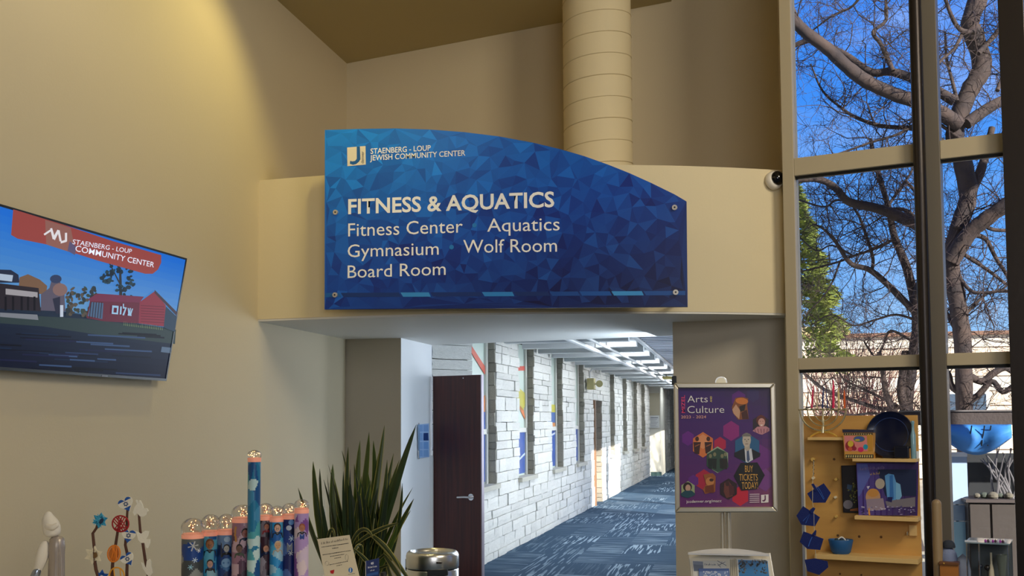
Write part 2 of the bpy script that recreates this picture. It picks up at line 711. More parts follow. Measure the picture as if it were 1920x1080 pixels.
ZC = 2.62
STONE = mat('painted_white_stone', (240, 238, 230), .85, bump=.9, bscale=22, var=.13, vscale=7, objrand=.13)
MORTAR = mat('stone_joint_grey', (70, 68, 62), .95, bump=.6, bscale=40)  # dark mortar behind and between the stones
niches = [(11.22, 12.24, .86, 2.7), (13.45, 14.42, .86, 2.7), (15.71, 16.65, .86, 2.7), (17.87, 18.78, .86, 2.7),
          (19.90, 20.95, -1, 1.97), (22.1, 22.9, .86, 2.7), (24.25, 25.1, .86, 2.7), (26.2, 27.3, .86, 2.7), (28.2, 29.25, .86, 2.7)]
REC = .125
wcl = MB()
cuts = sorted(niches)
x0 = 11.0
wcl.prism([cw(11.26, 0, -.35), cw(30.7, 0, -.35), cw(30.7, 0, -REC), cw(11.26, 0, -REC)], (0, 0, ZC + .1))
swall = struct(wcl.build('wall_corridor_left', MORTAR))
swall['_o'] = (0, 0, 0)


def stone_unit(k):
    r = random.Random(100 + k)
    nx, nz = 4, 3
    vs = []
    for j in range(nz):
        for i in range(nx):
            e = i in (0, nx - 1) or j in (0, nz - 1)
            vs.append((i / (nx - 1) + (r.uniform(-.02, .02) if e else r.uniform(-.08, .08)),
                       1 - (r.uniform(.0, .05) if e else r.uniform(0, .03)) + (0 if e else .02),
                       j / (nz - 1) + (r.uniform(-.03, .03) if e else r.uniform(-.12, .12))))
    back = [(0, 0, 0), (1, 0, 0), (1, 0, 1), (0, 0, 1)]
    b = len(vs)
    vs += back
    fs = []
    for j in range(nz - 1):
        for i in range(nx - 1):
            fs.append((j * nx + i, j * nx + i + 1, (j + 1) * nx + i + 1, (j + 1) * nx + i))
    fs.append((b, b + 1) + tuple(range(nx - 1, -1, -1)))
    top = tuple(range((nz - 1) * nx, nz * nx))
    fs.append((b + 2, b + 3) + top)
    fs.append((b + 3, b) + tuple(j * nx for j in range(nz)))
    fs.append((b + 1, b + 2) + tuple(j * nx + nx - 1 for j in range(nz - 1, -1, -1)))
    return vs, fs


UNITS = [stone_unit(k) for k in range(8)]
UMESH = []
for k, (vs, fs) in enumerate(UNITS):
    me = bpy.data.meshes.new('stone')
    me.from_pydata(vs, [], fs)
    me.materials.append(STONE)
    UMESH.append(me)


def stone_mat4(o, du, dn, w_, d_, h_):
    """unit stone: x along wall, y out of wall, z up"""
    M = Matrix((du * w_, dn * d_, Vector((0, 0, h_)))).transposed().to_4x4()
    M.translation = o
    return M


def fill_stones(s0, s1, zlo, zhi, holes, r):
    """ashlar layout: list of (s, z, w, h)"""
    res = []
    marks = sorted({zlo, zhi} | {z for h in holes for z in (h[2], h[3]) if zlo < z < zhi})
    for ma, mb_ in zip(marks, marks[1:]):
        n = max(1, round((mb_ - ma) / .118))
        ws = [r.uniform(.6, 1.4) for _ in range(n)]
        t = sum(ws)
        z = ma
        for wgt in ws:
            h = (mb_ - ma) * wgt / t
            zm = z + h / 2
            iv = [(s0, s1)]
            for a, b, c, d in holes:
                if c < zm < d:
                    nv = []
                    for p, q in iv:
                        if b <= p or a >= q:
                            nv.append((p, q))
                        else:
                            if a > p: nv.append((p, a))
                            if b < q: nv.append((b, q))
                    iv = nv
            for p, q in iv:
                s_ = p - (r.uniform(0, .02) if p > s0 + .01 else 0)
                q2 = q + (r.uniform(0, .06) if q < s1 - .01 else 0)
                while s_ < q2 - 1e-4:
                    w_ = r.uniform(.16, .62) * (1.25 if h < .13 else 1)
                    if q2 - s_ - w_ < .16:
                        w_ = q2 - s_
                    if h > .16 and r.random() < .4:
                        f = r.uniform(.35, .65)
                        res.append((s_, z, w_, h * f))
                        if w_ > .35 and r.random() < .5:
                            g = r.uniform(.35, .65)
                            res.append((s_, z + h * f, w_ * g, h * (1 - f)))
                            res.append((s_ + w_ * g, z + h * f, w_ * (1 - g), h * (1 - f)))
                        else:
                            res.append((s_, z + h * f, w_, h * (1 - f)))
                    else:
                        res.append((s_, z, w_, h))
                    s_ += w_
            z += h
    return res


def lay(res, org, du, dn, parent, r, maxn, keyf=None, dep=REC):
    res = sorted(res, key=keyf or (lambda q: q[0]))
    far = MB()
    for i, (s_, z, w_, h) in enumerate(res):
        g = .007
        d = dep + r.uniform(-.009, .012)
        M = stone_mat4(org(s_ + g / 2, z + g / 2), du, dn, w_ - g, d, h - g)
        k = r.randrange(8)
        if i < maxn:
            o = bpy.data.objects.new('stone', UMESH[k])
            COL.objects.link(o)
            o.matrix_local = M
            o.parent = parent
        else:
            vs, fs = UNITS[k]
            far.add([M @ Vector(v) for v in vs], fs)
    if far.v:
        o = far.build('far_stones', STONE, parent)
        o['kind'] = 'stuff'
        o.name = 'stonework'


rs = random.Random(21)
res = fill_stones(11.26, 30.66, 0, ZC, niches, rs)
lay(res, lambda s_, z: cw(s_, z, -REC), CD, CN, swall, rs, 300)
# short splayed piece of the stone wall at the passage end
A = Vector((-3.125, 10.80, 0))
B = cw(11.24, 0, -.02)
SD = (B - A).normalized()
SN = Vector((SD.y, -SD.x, 0))
mbx = MB().prism([A - SN * .3, B - SN * .3 - SD * .15, B - SN * .1, A - SN * .1], (0, 0, ZC))
sw2 = struct(mbx.build('wall_corridor_splay', MORTAR))
res = fill_stones(0, (B - A).length, 0, ZC, [], rs)
lay(res, lambda s_, z: A + SD * s_ - SN * .1 + Vector((0, 0, z)), SD, SN, sw2, rs, 300, dep=.1)

# grey-brown stones on each niche's far side, its shade put into their colour
REVEAL_SHADE = mat('shaded_grey_brown_stone', (192, 186, 170), .9, bump=1.0, bscale=26, var=.3, vscale=12, objrand=.28)
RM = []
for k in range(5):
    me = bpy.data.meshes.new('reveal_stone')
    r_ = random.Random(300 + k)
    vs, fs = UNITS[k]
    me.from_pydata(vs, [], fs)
    me.materials.append(REVEAL_SHADE)
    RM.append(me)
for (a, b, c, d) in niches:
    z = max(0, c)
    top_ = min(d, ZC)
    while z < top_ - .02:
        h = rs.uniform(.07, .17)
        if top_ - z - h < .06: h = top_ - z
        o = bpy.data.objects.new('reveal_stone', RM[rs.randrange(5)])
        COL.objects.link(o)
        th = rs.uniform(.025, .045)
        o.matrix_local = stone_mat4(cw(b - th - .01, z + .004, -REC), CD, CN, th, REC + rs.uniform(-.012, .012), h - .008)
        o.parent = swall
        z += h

# niche windows with film art
FILMB = mat('blue_window_film', (38, 84, 168), .3)
FILMW = mat('pale_window_film', (206, 220, 208), .35)
FWHITE = mat('white_window_frame', (214, 212, 202), .45)
wn = 2
for i, (a, b, c, d) in enumerate(niches):
    if c < 0:
        continue
    wobj = bpy.data.objects.new('window_%d' % wn, None)
    wn += 1
    COL.objects.link(wobj)
    wobj['kind'] = 'structure'
    lo = cw((a + b) / 2, c, -REC)
    wobj.location = lo
    wobj['_o'] = tuple(lo)
    M = Matrix((CD, CN, Vector((0, 0, 1)))).transposed().to_4x4()
    M.translation = CP - CD * 11.6
    def nb(s0, s1, z0, z1, u0, u1, name, m):
        return MB().box((s0, u0, z0), (s1, u1, z1), M=M).build(name, m, wobj)
    nb(a, b, c, ZC, -REC - .002, -REC + .012, 'film_panel', FILMW if i < 5 else mat('grey_window_film', (150, 156, 150), .4))
    if i < 5:
        nb(a + .03, b - .06, c + .03, 1.44, -REC + .012, -REC + .018, 'film_pane', FILMB)
        nb(a, b, 1.44, 1.50, -REC, -REC + .04, 'frame_rail', FWHITE)
    nb(b - .135, b - .055, c, ZC, -REC, -REC + .04, 'frame_stile', FWHITE)
    nb(a, a + .05, c, ZC, -REC, -REC + .05, 'frame_stile', FWHITE)
    nb(a - .02, b + .02, c - .05, c + .005, -REC, .045, 'window_sill', mat('stone_sill', (186, 182, 168), .8, bump=.5))
    # film art: stripes and leaf shapes stuck on the pane
    art = MB()
    def strip(pts, col):
        art.poly([cw(s_, z, -REC + .021) for s_, z in pts], col)
    if i == 0:
        strip([(a + .1, 2.42), (a + .1, 2.50), (b - .1, 2.22), (b - .1, 2.12)], (206, 74, 40))
        strip([(a + .3, 1.7), (b - .1, 1.7), (b - .1, 1.9), (a + .3, 1.8)], (214, 128, 60))
        strip([(a + .3, 1.5), (b - .1, 1.5), (b - .1, 1.7), (a + .3, 1.7)], (60, 92, 168))
    elif i == 1:
        strip([(a + .1, 2.30), (b - .1, 2.34), (b - .1, 2.28), (a + .1, 2.24)], (206, 64, 40))
        strip([(a + .2, 2.08), (b - .12, 1.97), (b - .1, 1.80), (b - .3, 1.72), (a + .1, 1.88)], (190, 178, 40))
        strip([(a + .3, 1.86), (b - .2, 1.74), (b - .1, 1.60), (b - .25, 1.66)], (222, 120, 50))
        strip([(a, .98), (b, 1.16), (b, 1.19), (a, 1.01)], (196, 210, 226))
    elif i == 2:
        strip([(a + .05, 1.84), (b - .1, 1.84), (b - .1, 1.72), (a + .05, 1.72)], (196, 188, 40))
        strip([(a + .05, 1.72), (b - .1, 1.72), (b - .1, 1.56), (a + .05, 1.56)], (44, 92, 160))
        strip([(a + .05, 1.56), (b - .1, 1.56), (b - .1, 1.50), (a + .05, 1.50)], (204, 128, 60))
        strip([(a, 1.30), (b, 1.40), (b, 1.43), (a, 1.33)], (206, 214, 226))
    if art.v:
        art.build('film_art', PRINT, wobj)
# brown service door in the stone wall
dr = bpy.data.objects.new('door_1', None)
COL.objects.link(dr)
dr['kind'] = 'structure'
dr.location = cw(20.4, 0, -REC)
dr['_o'] = tuple(dr.location)
M = Matrix((CD, CN, Vector((0, 0, 1)))).transposed().to_4x4()
M.translation = CP - CD * 11.6
DOORB = mat('brown_door_paint', (128, 96, 70), .5)
MB().box((19.90, -REC - .01, 0), (20.95, -REC + .01, 1.97), M=M).build('door_leaf', DOORB, dr)
MB().box((19.90, -REC + .01, 0), (19.97, .03, 1.97), M=M).build('door_frame', DOORB, dr)

# corridor shell
sbox('ceiling_corridor', (-3.3, 10.3, ZC + .12), (.5, 42, ZC + .3), mat('corridor_ceiling_grey', (176, 180, 182), .8))
struct(MB().box((.30, 10.6, 0), (.5, 16.9, 2.9)).build('wall_corridor_right', WHITE))
for a, b in ((21.35, 28.0), (33.4, 42)):
    struct(MB().box((.30, a, 0), (.5, b, 2.9)).build('wall_corridor_right', WHITE))
for a, b in ((16.9, 21.35), (28.0, 33.4)):
    struct(MB().box((.30, a, 2.58), (.5, b, 2.9)).build('wall_corridor_header', WHITE))
    struct(MB().box((.34, (a + b) / 2 - .12, 0), (.46, (a + b) / 2 + .12, 2.58)).build('trim_2', WHITE))
sbox('wall_corridor_end', (-3.3, 41.8, 0), (.7, 42, 3.0), WHITE)
# grey pier and the second stone stretch beyond it
sbox('wall_far_pier', (-2.9, 30.66, 0), (-2.12, 32.8, 2.9), mat('greige_pier_paint', (196, 194, 182), .7))
MB().box((-2.45, 30.63, 1.72), (-2.14, 30.665, 2.35)).build('notice_backing', mat('beige_board', (166, 158, 136), .7))
ob = bpy.data.objects['notice_backing']
tag(ob, 'blank beige board high on the far corridor pier', 'board')
o = MB().box((-2.43, 30.62, 1.36), (-2.16, 30.662, 1.71)).build('notice_sheet', mat('notice_paper', (200, 202, 200), .7))
tag(o, 'pale notice sheet with small print below the beige board', 'notice')
np_ = Pl((-2.43, 30.618, 1.36), (1, 0, 0), (0, 0, 1))
ar = MB()
for k in range(7):
    zz = 1.64 - k * .042
    ar.box((-2.40, 30.614, zz), (-2.19 - .03 * (k % 3), 30.619, zz + (.018 if k == 0 else .007)), (70, 74, 84))
ar.build('print_lines', PRINT, o)
sbox('baseboard_far', (-2.47, 30.63, 0), (-2.11, 30.655, .11), mat('teal_baseboard', (44, 70, 70), .6))
w3 = struct(MB().prism([(-2.6, 32.8, 0), (-2.25, 32.8, 0), (-1.95, 41.8, 0), (-2.6, 41.8, 0)], (0, 0, 2.75)).build('wall_corridor_far', MORTAR))
res = fill_stones(0, 8.9, 0, 2.7, [(.9, 1.5, .86, 2.75), (2.9, 3.6, .86, 2.75), (5, 5.8, .86, 2.75)], rs)
D3 = Vector((.3, 9, 0)).normalized()
N3 = Vector((D3.y, -D3.x, 0))
lay(res, lambda s_, z: Vector((-2.25, 32.8, z)) + D3 * s_, D3, N3, w3, rs, 0, dep=.12)

# ceiling baffles, troffers, pipes, wave panel
BAF = mat('pale_grey_baffle', (196, 200, 202), .6)
yy = 11.4
rb = 0
while yy < 33:
    o = MB().box((-2.72 + (yy - 11.6) * .0186, yy, ZC - .10), (-1.22, yy + .16, ZC + .12)).build('ceiling_baffle', BAF, loc=(-1.9, yy, ZC))
    struct(o)
    yy += 1.02
LIT = mat('lit_troffer_diffuser', (236, 246, 255), .6, emit=1.0)
for k in range(8):
    y0 = 12.65 + k * 2.04
    t_ = thing('ceiling_light', ['nearest', 'second nearest', 'third nearest', 'fourth', 'fifth', 'sixth', 'seventh', 'farthest'][k] + ' glowing white ceiling panel in the corridor row', 'ceiling light',
               (-1.35, y0 + .3, ZC), 'corridor troffers')
    MB().box((-1.58, y0, ZC + .02), (-1.21, y0 + .62, ZC + .045)).build('diffuser', LIT, t_)
    MB().box((-1.60, y0 - .02, ZC + .045), (-1.19, y0 + .64, ZC + .10)).build('housing', WHITE, t_)
PIPE = mat('white_pipe_enamel', (222, 224, 224), .3)
for nm, x_, z_, r_, lb in (('sprinkler_pipe', -1.74, 2.46, .028, 'white sprinkler pipe running along the corridor ceiling, nearer the stone wall'),
                           ('conduit_pipe', -1.60, 2.50, .018, 'thinner white conduit running beside the sprinkler pipe')):
    t_ = thing(nm, lb, 'pipe', (x_, 10.9, z_))
    MB().tube([(x_, 10.9, z_), (x_ + .3, 33, z_)], r_, 10).build('pipe', PIPE, t_, smooth=True)
    for k in range(5):
        y0 = 13.2 + k * 4.2
        xx = x_ + .3 * (y0 - 10.9) / 22.1
        MB().tube([(xx, y0, z_ - .01), (xx, y0, ZC + .12)], .006, 6).build('hanger', BLACK, t_)
o = MB().box((-1.22, 11.2, ZC - .03), (-1.17, 33, ZC + .12)).build('trim_3', WHITE)
struct(o)
# small branch conduit and the twin-head emergency light on the stone wall
t_ = thing('emergency_light', 'small beige twin-headed emergency light on the stone wall above the brown door', 'emergency light', cw(19.2, 2.2, .03))
EM = mat('aged_beige_plastic', (196, 184, 130), .5)
e1 = cw(18.95, 2.24, .035)
MB().box((e1.x, e1.y - .1, e1.z - .10), (e1.x + .13, e1.y + .12, e1.z + .10)).build('battery_box', EM, t_, bevel=.01)
MB().tube([(e1.x + .13, e1.y + .03, e1.z), (e1.x + .22, e1.y + .02, e1.z)], .012, 6).build('bracket', EM, t_)
MB().tube([(e1.x + .22, e1.y + .06, e1.z), (e1.x + .22, e1.y - .06, e1.z)], [.05, .062], 14).build('lamp_head', EM, t_, smooth=True)
t_ = thing('conduit_bend', 'white conduit bending from the ceiling down to the emergency light', 'pipe', cw(19.0, 2.4, .05))
q = cw(18.95, 2.35, .08)
MB().tube([(q.x, q.y, q.z), (q.x, q.y, q.z + .1), (q.x + .04, q.y, q.z + .16), (q.x + .12, q.y, q.z + .19), (-1.72, q.y, q.z + .20)], .016, 8).build('pipe', PIPE, t_, smooth=True)
# acoustic panel with wavy stripes
def wave_mat():
    m = bpy.data.materials.new('wavy_stripe_panel')
    m.use_nodes = True
    t = m.node_tree
    b = t.nodes['Principled BSDF']
    co = t.nodes.new('ShaderNodeTexCoord')
    wv = t.nodes.new('ShaderNodeTexWave')
    wv.wave_type = 'RINGS'
    wv.rings_direction = 'Z'
    wv.inputs['Scale'].default_value = 1.1
    wv.inputs['Distortion'].default_value = 3.0
    wv.inputs['Detail'].default_value = 0
    wv.inputs['Detail Scale'].default_value = .6
    t.links.new(co.outputs['Object'], wv.inputs[0])
    r = t.nodes.new('ShaderNodeValToRGB')
    r.color_ramp.interpolation = 'CONSTANT'
    r.color_ramp.elements[0].color = lin((58, 66, 92))
    r.color_ramp.elements[1].position = .5
    r.color_ramp.elements[1].color = lin((214, 220, 228))
    t.links.new(wv.outputs['Fac'], r.inputs[0])
    t.links.new(r.outputs[0], b.inputs['Base Color'])
    b.inputs['Roughness'].default_value = .8
    return m
o = MB().box((-1.14, 11.6, ZC - .02), (.25, 21.0, ZC + .02)).build('acoustic_panel', wave_mat(), loc=(-.9, 12.2, ZC))
tag(o, 'ceiling panel with dark and white curving stripes at the corridor ceiling right side', 'ceiling panel')
t_ = thing('ceiling_fixture', 'small yellowish fixture hanging between the pipes at the far end of the corridor', 'light fixture', (-1.42, 22.5, 2.5))
MB().box((-1.50, 22.4, 2.44), (-1.30, 22.7, 2.50)).build('lamp_body', mat('yellow_lens', (210, 196, 120), .4), t_, bevel=.01)
MB().tube([(-1.40, 22.5, 2.50), (-1.40, 22.5, ZC + .12)], .01, 6).build('stem', WHITE, t_)

# ---- double door leaf standing open at the passage end
hinge = Vector((-3.10, 10.74, 0))
far = Vector((-2.545, 10.55, 0))
dd = (far - hinge)
W_ = dd.length
du = dd.normalized()
DPL = Pl(hinge, du, (0, 0, 1))
door = bpy.data.objects.new('door_2', None)
COL.objects.link(door)
door['kind'] = 'structure'
door.location = hinge
door['_o'] = tuple(hinge)
M = Matrix((du, DPL.n, Vector((0, 0, 1)))).transposed().to_4x4()
M.translation = hinge
DOORM = mat('dark_mahogany_door', (84, 40, 34), .45, stretch=(30, 30, 1.2), alt=(58, 28, 28), vscale=1.2, bump=.05)
MB().box((0, -.045, .01), (W_, 0, 2.065), M=M).build('door_leaf', DOORM, door, bevel=.002)
MB().box((W_, -.045, .01), (W_ + .012, -.002, 2.065), M=M).build('edge_strip', mat('lit_door_edge', (150, 140, 150), .4, .5), door)  # side edge of the leaf, the light on it put into the colour
hu, hv = DPL.uv(884, 932)
p = DPL.P(hu, hv, 0)
MB().tube([p, DPL.P(hu, hv, .012)], .034, 24).build('lock_rose', CHROME, door, smooth=True)
MB().tube([DPL.P(hu, hv, .012), DPL.P(hu, hv, .05)], .012, 12).build('handle_stem', CHROME, door, smooth=True)
lv = MB()
a_ = DPL.uv(862, 932)
lv.tube([DPL.P(hu, hv, .05), DPL.P(hu - .05, hv + .002, .055), DPL.P(a_[0], a_[1], .05)], [.011, .010, .009], 10)
lv.build('handle_lever', STEEL, door, smooth=True)
u_, v_ = DPL.uv(869, 709)
MB().tube([DPL.P(u_, v_, 0), DPL.P(u_, v_, .006)], .006, 10).build('rivet', CHROME, door)
# door frame strip on the side wall
sbox('trim_4', (-3.128, 10.70, 0), (-3.095, 10.76, 1.24), WHITE)

# ================================================================== SIGN
SY = 7.57
SP = Pl((-3.035, SY, 2.40), (2.712, 0, 0), (0, 0, 1))
corner = [(607.5, 580), (1289, 575), (1287, 377)]
arc = [(1265, 364), (1220, 342), (1180, 324), (1140, 308), (1095, 292), (1050, 279), (1000, 267), (935, 255), (870, 247), (805, 242), (740, 240), (670, 241), (608, 243)]
outl = [SP.uv(*p) for p in corner + arc]
sign = thing('wall_sign', 'big blue directory sign with an arched top on the curved beam over the passage', 'sign', (-1.68, SY, 2.42))
bd = MB().prism([SP.P(u, v, -.012) for u, v in outl], -SP.n * .03)
bd.build('sign_board', mat('navy_panel_edge', (22, 44, 92), .4), sign)
r2 = random.Random(5)
us = [u for u, v in outl]
vs_ = [v for u, v in outl]
umn, umx, vmn, vmx = min(us), max(us), min(vs_), max(vs_)


def inside(u, v, poly):
    c = False
    j = len(poly) - 1
    for i in range(len(poly)):
        (xi, yi), (xj, yj) = poly[i], poly[j]
        if (yi > v) != (yj > v) and u < (xj - xi) * (v - yi) / (yj - yi) + xi:
            c = not c
        j = i
    return c


pts = [Vector(p) for p in outl]
st_ = .085
vv = vmn + st_ * .5
while vv < vmx:
    uu = umn + st_ * .3
    while uu < umx:
        a, b = uu + r2.uniform(-.4, .4) * st_, vv + r2.uniform(-.4, .4) * st_
        if inside(a, b, outl) and inside(a + .02, b, outl) and inside(a, b + .02, outl):
            pts.append(Vector((a, b)))
        uu += st_
    vv += st_
n0 = len(outl)
edges = [(i, (i + 1) % n0) for i in range(n0)]
dv, de, df, *_ = delaunay_2d_cdt(pts, edges, [], 1, 1e-5)
tri = MB()
for f in df:
    c = sum((dv[i] for i in f), Vector((0, 0))) / len(f)
    fx = (c.x - umn) / (umx - umn)
    fy = (c.y - vmn) / (vmx - vmn)
    t = max(0, min(1, (1 - fx) * .42 + fy * .75 - .02))
    ca = Vector((6, 22, 80))
    cb = Vector((0, 68, 166))
    cc = Vector((0, 126, 226))
    col = ca.lerp(cb, t * 2) if t < .5 else cb.lerp(cc, (t - .5) * 2)
    k = r2.gauss(0, 1)
    amp = 13
    col = (max(0, col.x + k * amp * .5), max(0, col.y + k * amp), max(0, col.z + k * amp * 1.2))
    q = [SP.P(dv[i].x, dv[i].y, -.0115) for i in f]
    if (q[1] - q[0]).cross(q[2] - q[0]).dot(SP.n) < 0:
        q.reverse()
    tri.poly(q, tuple(min(255, x) for x in col))
tri.build('facet_print', mat('sign_print', rough=.38, attr=True), sign)
# stripe of parallelograms near the bottom
sa = Art(SP, -.0108)
def yb(x, y): return y + (x - 607) * (-4 / 682)
xs = [608, 640, 752, 808, 905, 965, 1032, 1088, 1148, 1208, 1287]
cs = [(20, 96, 170), (12, 52, 120), (56, 146, 216), (12, 48, 116), (44, 132, 206), (10, 44, 108), (16, 72, 150), (20, 84, 166), (60, 150, 218), (24, 80, 156)]
for i in range(10):
    a, b = xs[i], xs[i + 1]
    yt, ybm = yb(a, 549), yb(a, 557)
    dx = 0 if i == 0 else 3
    sa.p([(a + 1 - (0 if i == 0 else 3), yt), (b - 2 - (0 if i == 9 else 3), yb(b, 549)), (b - 1 if i < 9 else b - 2, yb(b, 557)), (a + dx, ybm)], cs[i])
sa.build('stripe_print', mat('sign_stripe', rough=.4, attr=True), sign)
sa = Art(SP, -.0100)
# logo: white rectangle with blue J
wu = [(650, 276), (684.5, 273), (685, 308), (650.5, 311)]
sa.p(wu, (236, 226, 200))
jb = (14, 96, 166)
sa.p([(668, 274.5), (674, 274), (675, 298), (672, 303), (667, 307), (661, 308.5), (655, 306.5), (655.5, 301), (660, 302), (665, 301), (668, 297)], jb)
sa.build('logo_print', mat('sign_print2', rough=.4, attr=True), sign)
LM = mat('sign_letter_white', (255, 254, 250), .5)
LMB = mat('sign_letter_dark', (40, 60, 80), .5)
text('STAENBERG - LOUP', SP, 694, 807, 288, 10.5, LM, sign, y1=281.5, off=-.009, bold=.012)
text('JEWISH COMMUNITY CENTER', SP, 693, 872, 300.5, 10.5, LM, sign, y1=291, off=-.009, bold=.012)
text('FITNESS & AQUATICS', SP, 652, 1039, 400.5, 28.5, LM, sign, y1=387, off=-.009, bold=.022)
text('Fitness Center', SP, 652, 867, 443, 26, LM, sign, y1=435.5, off=-.009, bold=0)
text('Aquatics', SP, 913, 1049, 434, 26, LM, sign, y1=431.5, off=-.009, bold=0)
text('Gymnasium', SP, 651, 822, 482, 25, LM, sign, y1=477, off=-.009, bold=0)
text('Wolf Room', SP, 868, 1044, 474, 26, LM, sign, y1=471.5, off=-.009, bold=0)
text('Board Room', SP, 651, 835, 521, 25, LM, sign, y1=515, off=-.009, bold=0)
dm = mat('bullet_dot_blue', (36, 128, 200), .4)
for x_, y_ in ((889, 422), (846, 463)):
    u_, v_ = SP.uv(x_, y_)
    MB().tube([SP.P(u_, v_, -.012), SP.P(u_, v_, -.009)], .017, 20).build('bullet_dot', dm, sign)
t2 = text('Denver', SP, 0, 1, 0, 1, LMB, sign, off=-.009) if False else None
lp = Pl(SP.o, SP.u, SP.v)
# small vertical word beside the J (five little marks reading upward)
cu = bpy.data.curves.new('lettering', 'FONT')
cu.body = 'denver'
o_ = bpy.data.objects.new('lettering', cu)
COL.objects.link(o_)
me = bpy.data.meshes.new_from_object(o_.evaluated_get(bpy.context.evaluated_depsgraph_get()))
bpy.data.objects.remove(o_)
u0, v0 = SP.uv(681.5, 306)
u1, v1 = SP.uv(681.5, 283)
wd = max(v.co.x for v in me.vertices)
for v in me.vertices:
    x_, y_ = v.co.x / wd * (v1 - v0), v.co.y * .035
    v.co = SP.P(u0 - y_, v0 + x_, -.009) - Vector(sign['_o'])
me.materials.clear()
me.materials.append(LMB)
o_ = bpy.data.objects.new('lettering', me)
COL.objects.link(o_)
o_.parent = sign
for x_, y_ in ((629, 398), (628, 553), (1265, 389), (1267, 548)):
    u_, v_ = SP.uv(x_, y_)
    c = SP.P(u_, v_)
    MB().tube([(c.x, SY - .006, c.z), (c.x, SY + .016, c.z)], .019, 20).build('standoff_cap', mat('satin_steel_cap', (214, 208, 198), .3, .7), sign, smooth=True)
    MB().tube([(c.x, SY + .04, c.z), (c.x, beam_y(c.x) + .004, c.z)], .011, 12).build('standoff_post', CHROME, sign)
    MB().tube([(c.x, SY - .0075, c.z), (c.x, SY - .006, c.z)], .007, 6).build('standoff_screw', BLACK, sign)

# ================================================================== ROUND SPIRAL DUCT
DC = Vector((-1.137, 9.12, 0))
DR = .298
duct = thing('spiral_duct', 'thick round cream duct with spiral seams rising behind the sign to the ceiling', 'duct', (DC.x, DC.y, 3.525))
MB().lathe([(DR, 3.527), (DR, 5.9)], DC, 64).build('duct_shell', CREAM, duct, smooth=True)
hl = []
pitch = .187
tt = 0
z = 3.50
path = []
while z < 5.85:
    a = 2 * pi * (z - 3.50) / pitch
    # z rises to the photo's right on the near side
    path.append(DC + Vector((cos(a + 2.2) * (DR + .0005), sin(a + 2.2) * (DR + .0005), z)))
    z += pitch / 40
path = [p for p in path if p.z > 3.535]
MB().tube(path, .0042, 5).build('spiral_seam', mat('seam_paint', (196, 178, 138), .6), duct, smooth=True)

# ================================================================== DOME CAMERA
cc = atY(1457, 337, 8.36)
t_ = thing('security_camera', 'white dome security camera with a black eye on the beam end by the window', 'camera', tuple(cc))
CW_ = mat('camera_white_plastic', (226, 218, 204), .4)
ax = Vector((.55, -.8, .12)).normalized()
def disc_lathe(prof, c, axv, name, m, parent, n=28):
    q = Vector(axv).to_track_quat('Z', 'Y').to_matrix()
    mb = MB()
    mb.lathe(prof, (0, 0, 0), n)
    mb.v = [tuple(Vector(c) + q @ Vector(v)) for v in mb.v]
    return mb.build(name, m, parent, smooth=True)
base = cc + Vector((-.02, .02, 0))
disc_lathe([(.062, -.03), (.072, -.02), (.074, .0), (.066, .022), (.056, .030), (1e-5, .030)], base, ax, 'camera_body', CW_, t_)
disc_lathe([(.055, .0), (.050, .02), (.036, .036), (.018, .044), (1e-5, .046)], base + ax * .030 + Vector((.008, 0, .008)), ax, 'dome_eye', mat('smoked_black_dome', (10, 10, 12), .08), t_)
MB().tube([base - ax * .03, (base - ax * .05).lerp(Vector((cc.x - .05, beam_y(cc.x - .05) + .01, cc.z)), 1.0)], .04, 16).build('wall_mount', CW_, t_, smooth=True)

# ================================================================== WALL TV
TVB = Vector((-3.62, 6.31, 1.868))
TVT = Vector((-3.484, 6.31, 2.665))
vd = (TVT - TVB)
TP = Pl((-3.62, 4.40, 1.868), (0, 1, 0), vd)
TH, TW = vd.length, 1.91
tv = thing('television', 'large wall television tilted down showing a blue sky scene with a red cabin', 'television', tuple(TVB))
M = TP.mat()
MB().box((0, 0, -.045), (TW, TH, -.002), M=M).build('casing', BLACK, tv, bevel=.004)
for lo, hi in (((0, 0, -.01), (TW, .016, .004)), ((0, TH - .012, -.01), (TW, TH, .004)), ((TW - .012, .016, -.01), (TW, TH - .012, .004)), ((0, .016, -.01), (.012, TH - .012, .004))):
    MB().box(lo, hi, M=M).build('bezel', BLACK, tv)
MB().box((-3.699, 5.0, 2.05), (-3.62, 5.7, 2.45)).build('wall_bracket', BLACK, tv)
T = Art(TP, .0, .00004)
def band(y0s, y1s, c0, c1, n=8):
    """sky rows between two image lines at x=-60 and x=352"""
    for i in range(n):
        f0, f1 = i / n, (i + 1) / n
        a0_, a1_ = y0s[0] + (y1s[0] - y0s[0]) * f0, y0s[0] + (y1s[0] - y0s[0]) * f1
        b0_, b1_ = y0s[1] + (y1s[1] - y0s[1]) * f0, y0s[1] + (y1s[1] - y0s[1]) * f1
        c = [c0[k] + (c1[k] - c0[k]) * (i + .5) / n for k in range(3)]
        T.p([(-60, a0_), (340, b0_), (340, b1_), (-60, a1_)], c, keep=True)
    T.off += T.step
